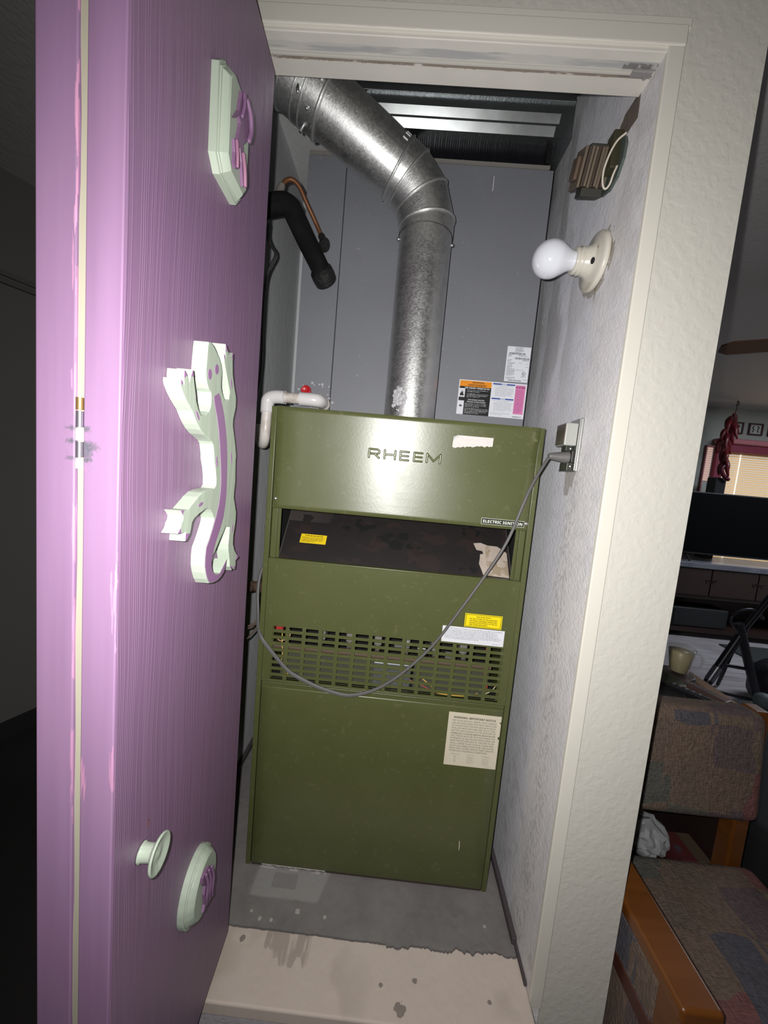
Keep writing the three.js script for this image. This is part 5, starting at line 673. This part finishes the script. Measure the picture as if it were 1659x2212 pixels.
const stool = thing('stool', 'low black stool carrying the grey-green ball', 'stool', [2.247, FL, -1.3]); obj('seat', rbox(-0.1, 0.1, 0.17, 0.199, -0.1, 0.1, 0.01, 3), mat([0.01, 0.01, 0.012], 0.5), stool); for (const [a, b] of [[-1, -1], [1, -1], [-1, 1], [1, 1]]) obj('leg', rbox(a * 0.08 - 0.012, a * 0.08 + 0.012, 0, 0.17, b * 0.08 - 0.012, b * 0.08 + 0.012, 0.003), blk, stool);
const mt = thing('mat', 'dark woven floor mat in front of the wooden console', 'mat', [3.75, FL, -2.55]); obj('weave', rbox(-0.45, 0.45, 0, 0.012, -0.28, 0.32, 0.004), mat([0.03, 0.033, 0.032], 0.9, { bumpMap: weave, bumpScale: 0.003 }), mt);
const ott = thing('ottoman', 'low dark upholstered ottoman behind the right side of the plaid armchair', 'ottoman', [1.62, FL, -0.62]);
obj('cushion', cushion(-0.36, 0.36, 0.06, 0.34, -0.4, 0.36, 0.04), mat([0.012, 0.011, 0.013], 0.9, { bumpMap: weave, bumpScale: 0.001 }), ott); for (const [a, b] of [[-1, -1], [1, -1], [-1, 1], [1, 1]]) obj('foot', rbox(a * 0.3 - 0.02, a * 0.3 + 0.02, 0, 0.07, b * 0.3 - 0.02, b * 0.3 + 0.02, 0.004), darkWood, ott);
// console with television
const cons = thing('console', 'brown wooden console with grey top under the black television', 'cabinet', [3.55, FL, -3.2]);
const kg = (g) => g.translate(-3.55, -FL, 3.2), walnut = mat([0.03, 0.014, 0.011], 0.45, { bumpMap: grainTile, bumpScale: 0.0004 });
obj('top', kg(rbox(2.66, 4.68, 0.385, 0.44, -3.47, -2.93, 0.006)), mat([0.17, 0.17, 0.19], 0.3, { map: tex(256, 256, (u, v) => { const n = fbm(u * 10, v * 10, 461, 4); return mix3([0.6, 0.6, 0.62], [1.2, 1.2, 1.25], n); }) }), cons);
obj('carcass', [box(2.72, 2.76, -0.28, 0.385, -3.45, -2.95), box(4.6, 4.64, -0.28, 0.385, -3.45, -2.95), box(2.72, 4.64, -0.28, 0.385, -3.46, -3.44), box(2.72, 4.64, 0.07, 0.1, -3.45, -2.96), box(2.72, 4.64, -0.28, -0.24, -3.45, -2.95)].map(kg), walnut, cons);
for (let i = 0; i < 4; i++) { const x0 = 2.765 + i * 0.46, d = obj('drawer', kg(rbox(x0, x0 + 0.45, 0.105, 0.38, -2.98, -2.945, 0.006)), mat([0.032, 0.0155, 0.012], 0.5), cons); for (const q of [0.03, 0.42]) { obj('ring_pull', kg(new THREE.TorusGeometry(0.016, 0.004, 8, 20).translate(x0 + q, 0.26, -2.943)), mat([0.03, 0.025, 0.02], 0.4, { metalness: 0.6 }), d); } }
for (const [x, z] of [[2.77, -3.4], [4.58, -3.4], [2.77, -3.0], [4.58, -3.0]]) obj('foot', kg(rbox(x - 0.03, x + 0.03, FL, -0.28, z - 0.03, z + 0.03, 0.005)), walnut, cons);
const spk = thing('soundbar', 'black device box on the lower shelf of the console', 'speaker', [3.2, -0.2398, -3.1]); obj('housing', rbox(-0.28, 0.28, 0, 0.2, -0.12, 0.12, 0.01), black, spk); obj('grille_cloth', rbox(-0.26, 0.26, 0.015, 0.185, 0.118, 0.124, 0.002), mat([0.016, 0.016, 0.017], 0.9), spk);
const tv = thing('television', 'large black switched-off television on the console in front of the window', 'television', [3.5, 0.44, -3.05]);
obj('screen_housing', rbox(-0.72, 0.72, 0.075, 0.705, -0.03, 0.04, 0.008), black, tv); obj('screen', rbox(-0.708, 0.708, 0.092, 0.693, 0.039, 0.0415, 0.001), phys([0.0015, 0.0015, 0.002], 0.7, { specularIntensity: 0.12 }), tv);
for (const s of [-1, 1]) obj('foot', [bar([s * 0.5, 0.08, 0], [s * 0.52, 0.0095, 0.1], 0.008, 8), bar([s * 0.5, 0.08, 0], [s * 0.52, 0.0095, -0.1], 0.008, 8)], black, tv);
const sp2 = thing('speaker', 'slim black speaker standing left of the maroon window frame', 'speaker', [3.44, 0.44, -3.36]); obj('cabinet', rbox(-0.055, 0.055, 0, 0.88, -0.06, 0.06, 0.008), black, sp2); obj('grille_cloth', rbox(-0.047, 0.047, 0.03, 0.85, 0.058, 0.063, 0.002), mat([0.015, 0.014, 0.016], 0.95), sp2);
// chilli ristra
const rist = thing('chili_ristra', 'hanging string of dark red chili peppers in front of the blinds', 'ornament', [3.42, CE, -3.27]);
obj('string', tube([[0.02, 0, 0], [0.02, -0.09, 0], [0.0, -0.2, 0.0], [-0.02, -0.45, 0], [0, -0.62, 0]], 0.004, { rad: 8 }), mat([0.1, 0.06, 0.04], 0.8), rist); obj('hook', tube([[0.02, 0.0, 0], [0.035, -0.02, 0], [0.03, -0.045, 0], [0.01, -0.045, 0]], 0.004, { rad: 8 }), black, rist);
for (let i = 0; i < 20; i++) { const y = -0.13 - 0.5 * i / 19, a = rnd() * 6.28, sp = 0.028 + 0.025 * Math.sin(Math.min(1, i / 12) * Math.PI), cx2 = -0.035 * Math.sin(i / 19 * 3.1); const L = 0.13 + 0.06 * rnd(), ox = Math.cos(a) * sp, oz = Math.sin(a) * sp; const pts = [[cx2 + ox * 0.2, y, oz * 0.2], [cx2 + ox, y - L * 0.3, oz], [cx2 + ox * 1.3, y - L * 0.65, oz * 1.3], [cx2 + ox * 1.5 + 0.015, y - L, oz * 1.5]]; const c = new THREE.CatmullRomCurve3(pts.map(V)), g = new THREE.TubeGeometry(c, 14, 0.02, 10), p = g.attributes.position; for (let k = 0; k <= 14; k++) { const t = k / 14, w = 0.3 + 1.0 * Math.sin(Math.min(1, t * 1.4 + 0.15) * Math.PI * 0.62) * (1 - t * t * 0.95), ce = c.getPoint(t); for (let j = 0; j <= 10; j++) { const q = k * 11 + j; p.setXYZ(q, lerp(ce.x, p.getX(q), w), lerp(ce.y, p.getY(q), w), lerp(ce.z, p.getZ(q), w)); } } g.computeVertexNormals(); obj('pod', g, mat([0.10 + 0.04 * rnd(), 0.006, 0.01], 0.35), rist); }
{ const pts = [[0.0, -0.66, 0.01], [-0.03, -0.71, 0.01], [-0.005, -0.77, 0.01], [0.05, -0.815, 0.01]]; obj('pod', tube(pts, 0.02, { rad: 10 }), mat([0.09, 0.006, 0.02], 0.4), rist); }
// framed pictures on the far wall
function pic(label, x) { const t = thing('picture_frame', label, 'picture', [x, 1.908, wz + 0.0005], 0, undefined); obj('frame', [rbox(-0.078, 0.078, 0.05, 0.066, 0, 0.018, 0.003), rbox(-0.078, 0.078, -0.066, -0.05, 0, 0.018, 0.003), rbox(-0.078, -0.062, -0.05, 0.05, 0, 0.018, 0.003), rbox(0.062, 0.078, -0.05, 0.05, 0, 0.018, 0.003)], mat([0.05, 0.012, 0.014], 0.5), t); obj('print', box(-0.063, 0.063, -0.051, 0.051, 0.001, 0.006), mat([0.42, 0.42, 0.38], 0.7), t); obj('motif', [tube([[-0.018, 0.035, 0.007], [-0.034, 0.015, 0.007], [-0.018, -0.002, 0.007], [-0.03, -0.03, 0.007]], 0.005, { rad: 6 }), tube([[0.018, 0.035, 0.007], [0.036, 0.02, 0.007], [0.022, -0.005, 0.007], [0.034, -0.03, 0.007]], 0.005, { rad: 6 })], mat([0.03, 0.02, 0.02], 0.6), t); }
pic('small square dark-framed picture partly behind the hanging chilies', 3.74); pic('small square dark-framed picture to the right of the hanging chilies', 3.955); pic('small square dark-framed picture cut by the right picture edge', 4.17);
// ceiling fan
const fan = thing('ceiling_fan', 'brown ceiling fan with its nearest blade showing beside the white wall end', 'fan', [2.12, 1.83, -0.93]);
obj('motor', lathe([[0, -0.07], [0.05, -0.065], [0.09, -0.03], [0.1, 0.02], [0.085, 0.06], [0.03, 0.075], [0, 0.075]], [0, 1, 0], [0, 0, 0], 36), mat([0.1, 0.06, 0.04], 0.4), fan); obj('rod', bar([0, 0.07, 0], [0, CE - 1.83, 0], 0.014, 14), mat([0.1, 0.06, 0.04], 0.4), fan);
for (let k = 0; k < 4; k++) { const a = Math.atan2(0.29, -0.53) + k * Math.PI / 2, g = slab([[0.12, -0.03], [0.18, -0.052], [0.56, -0.062], [0.6, -0.03], [0.6, 0.03], [0.56, 0.062], [0.18, 0.052], [0.12, 0.03]], 0.008).rotateX(-Math.PI / 2); g.rotateX(0.18).rotateY(a); obj('blade', g, mat([0.17, 0.085, 0.05], 0.5), fan); obj('blade_iron', bar([Math.cos(a) * 0.08, 0, -Math.sin(a) * 0.08], [Math.cos(a) * 0.16, 0, -Math.sin(a) * 0.16], 0.012, 8), mat([0.1, 0.06, 0.04], 0.4), fan); }

renderer.render(scene, camera);
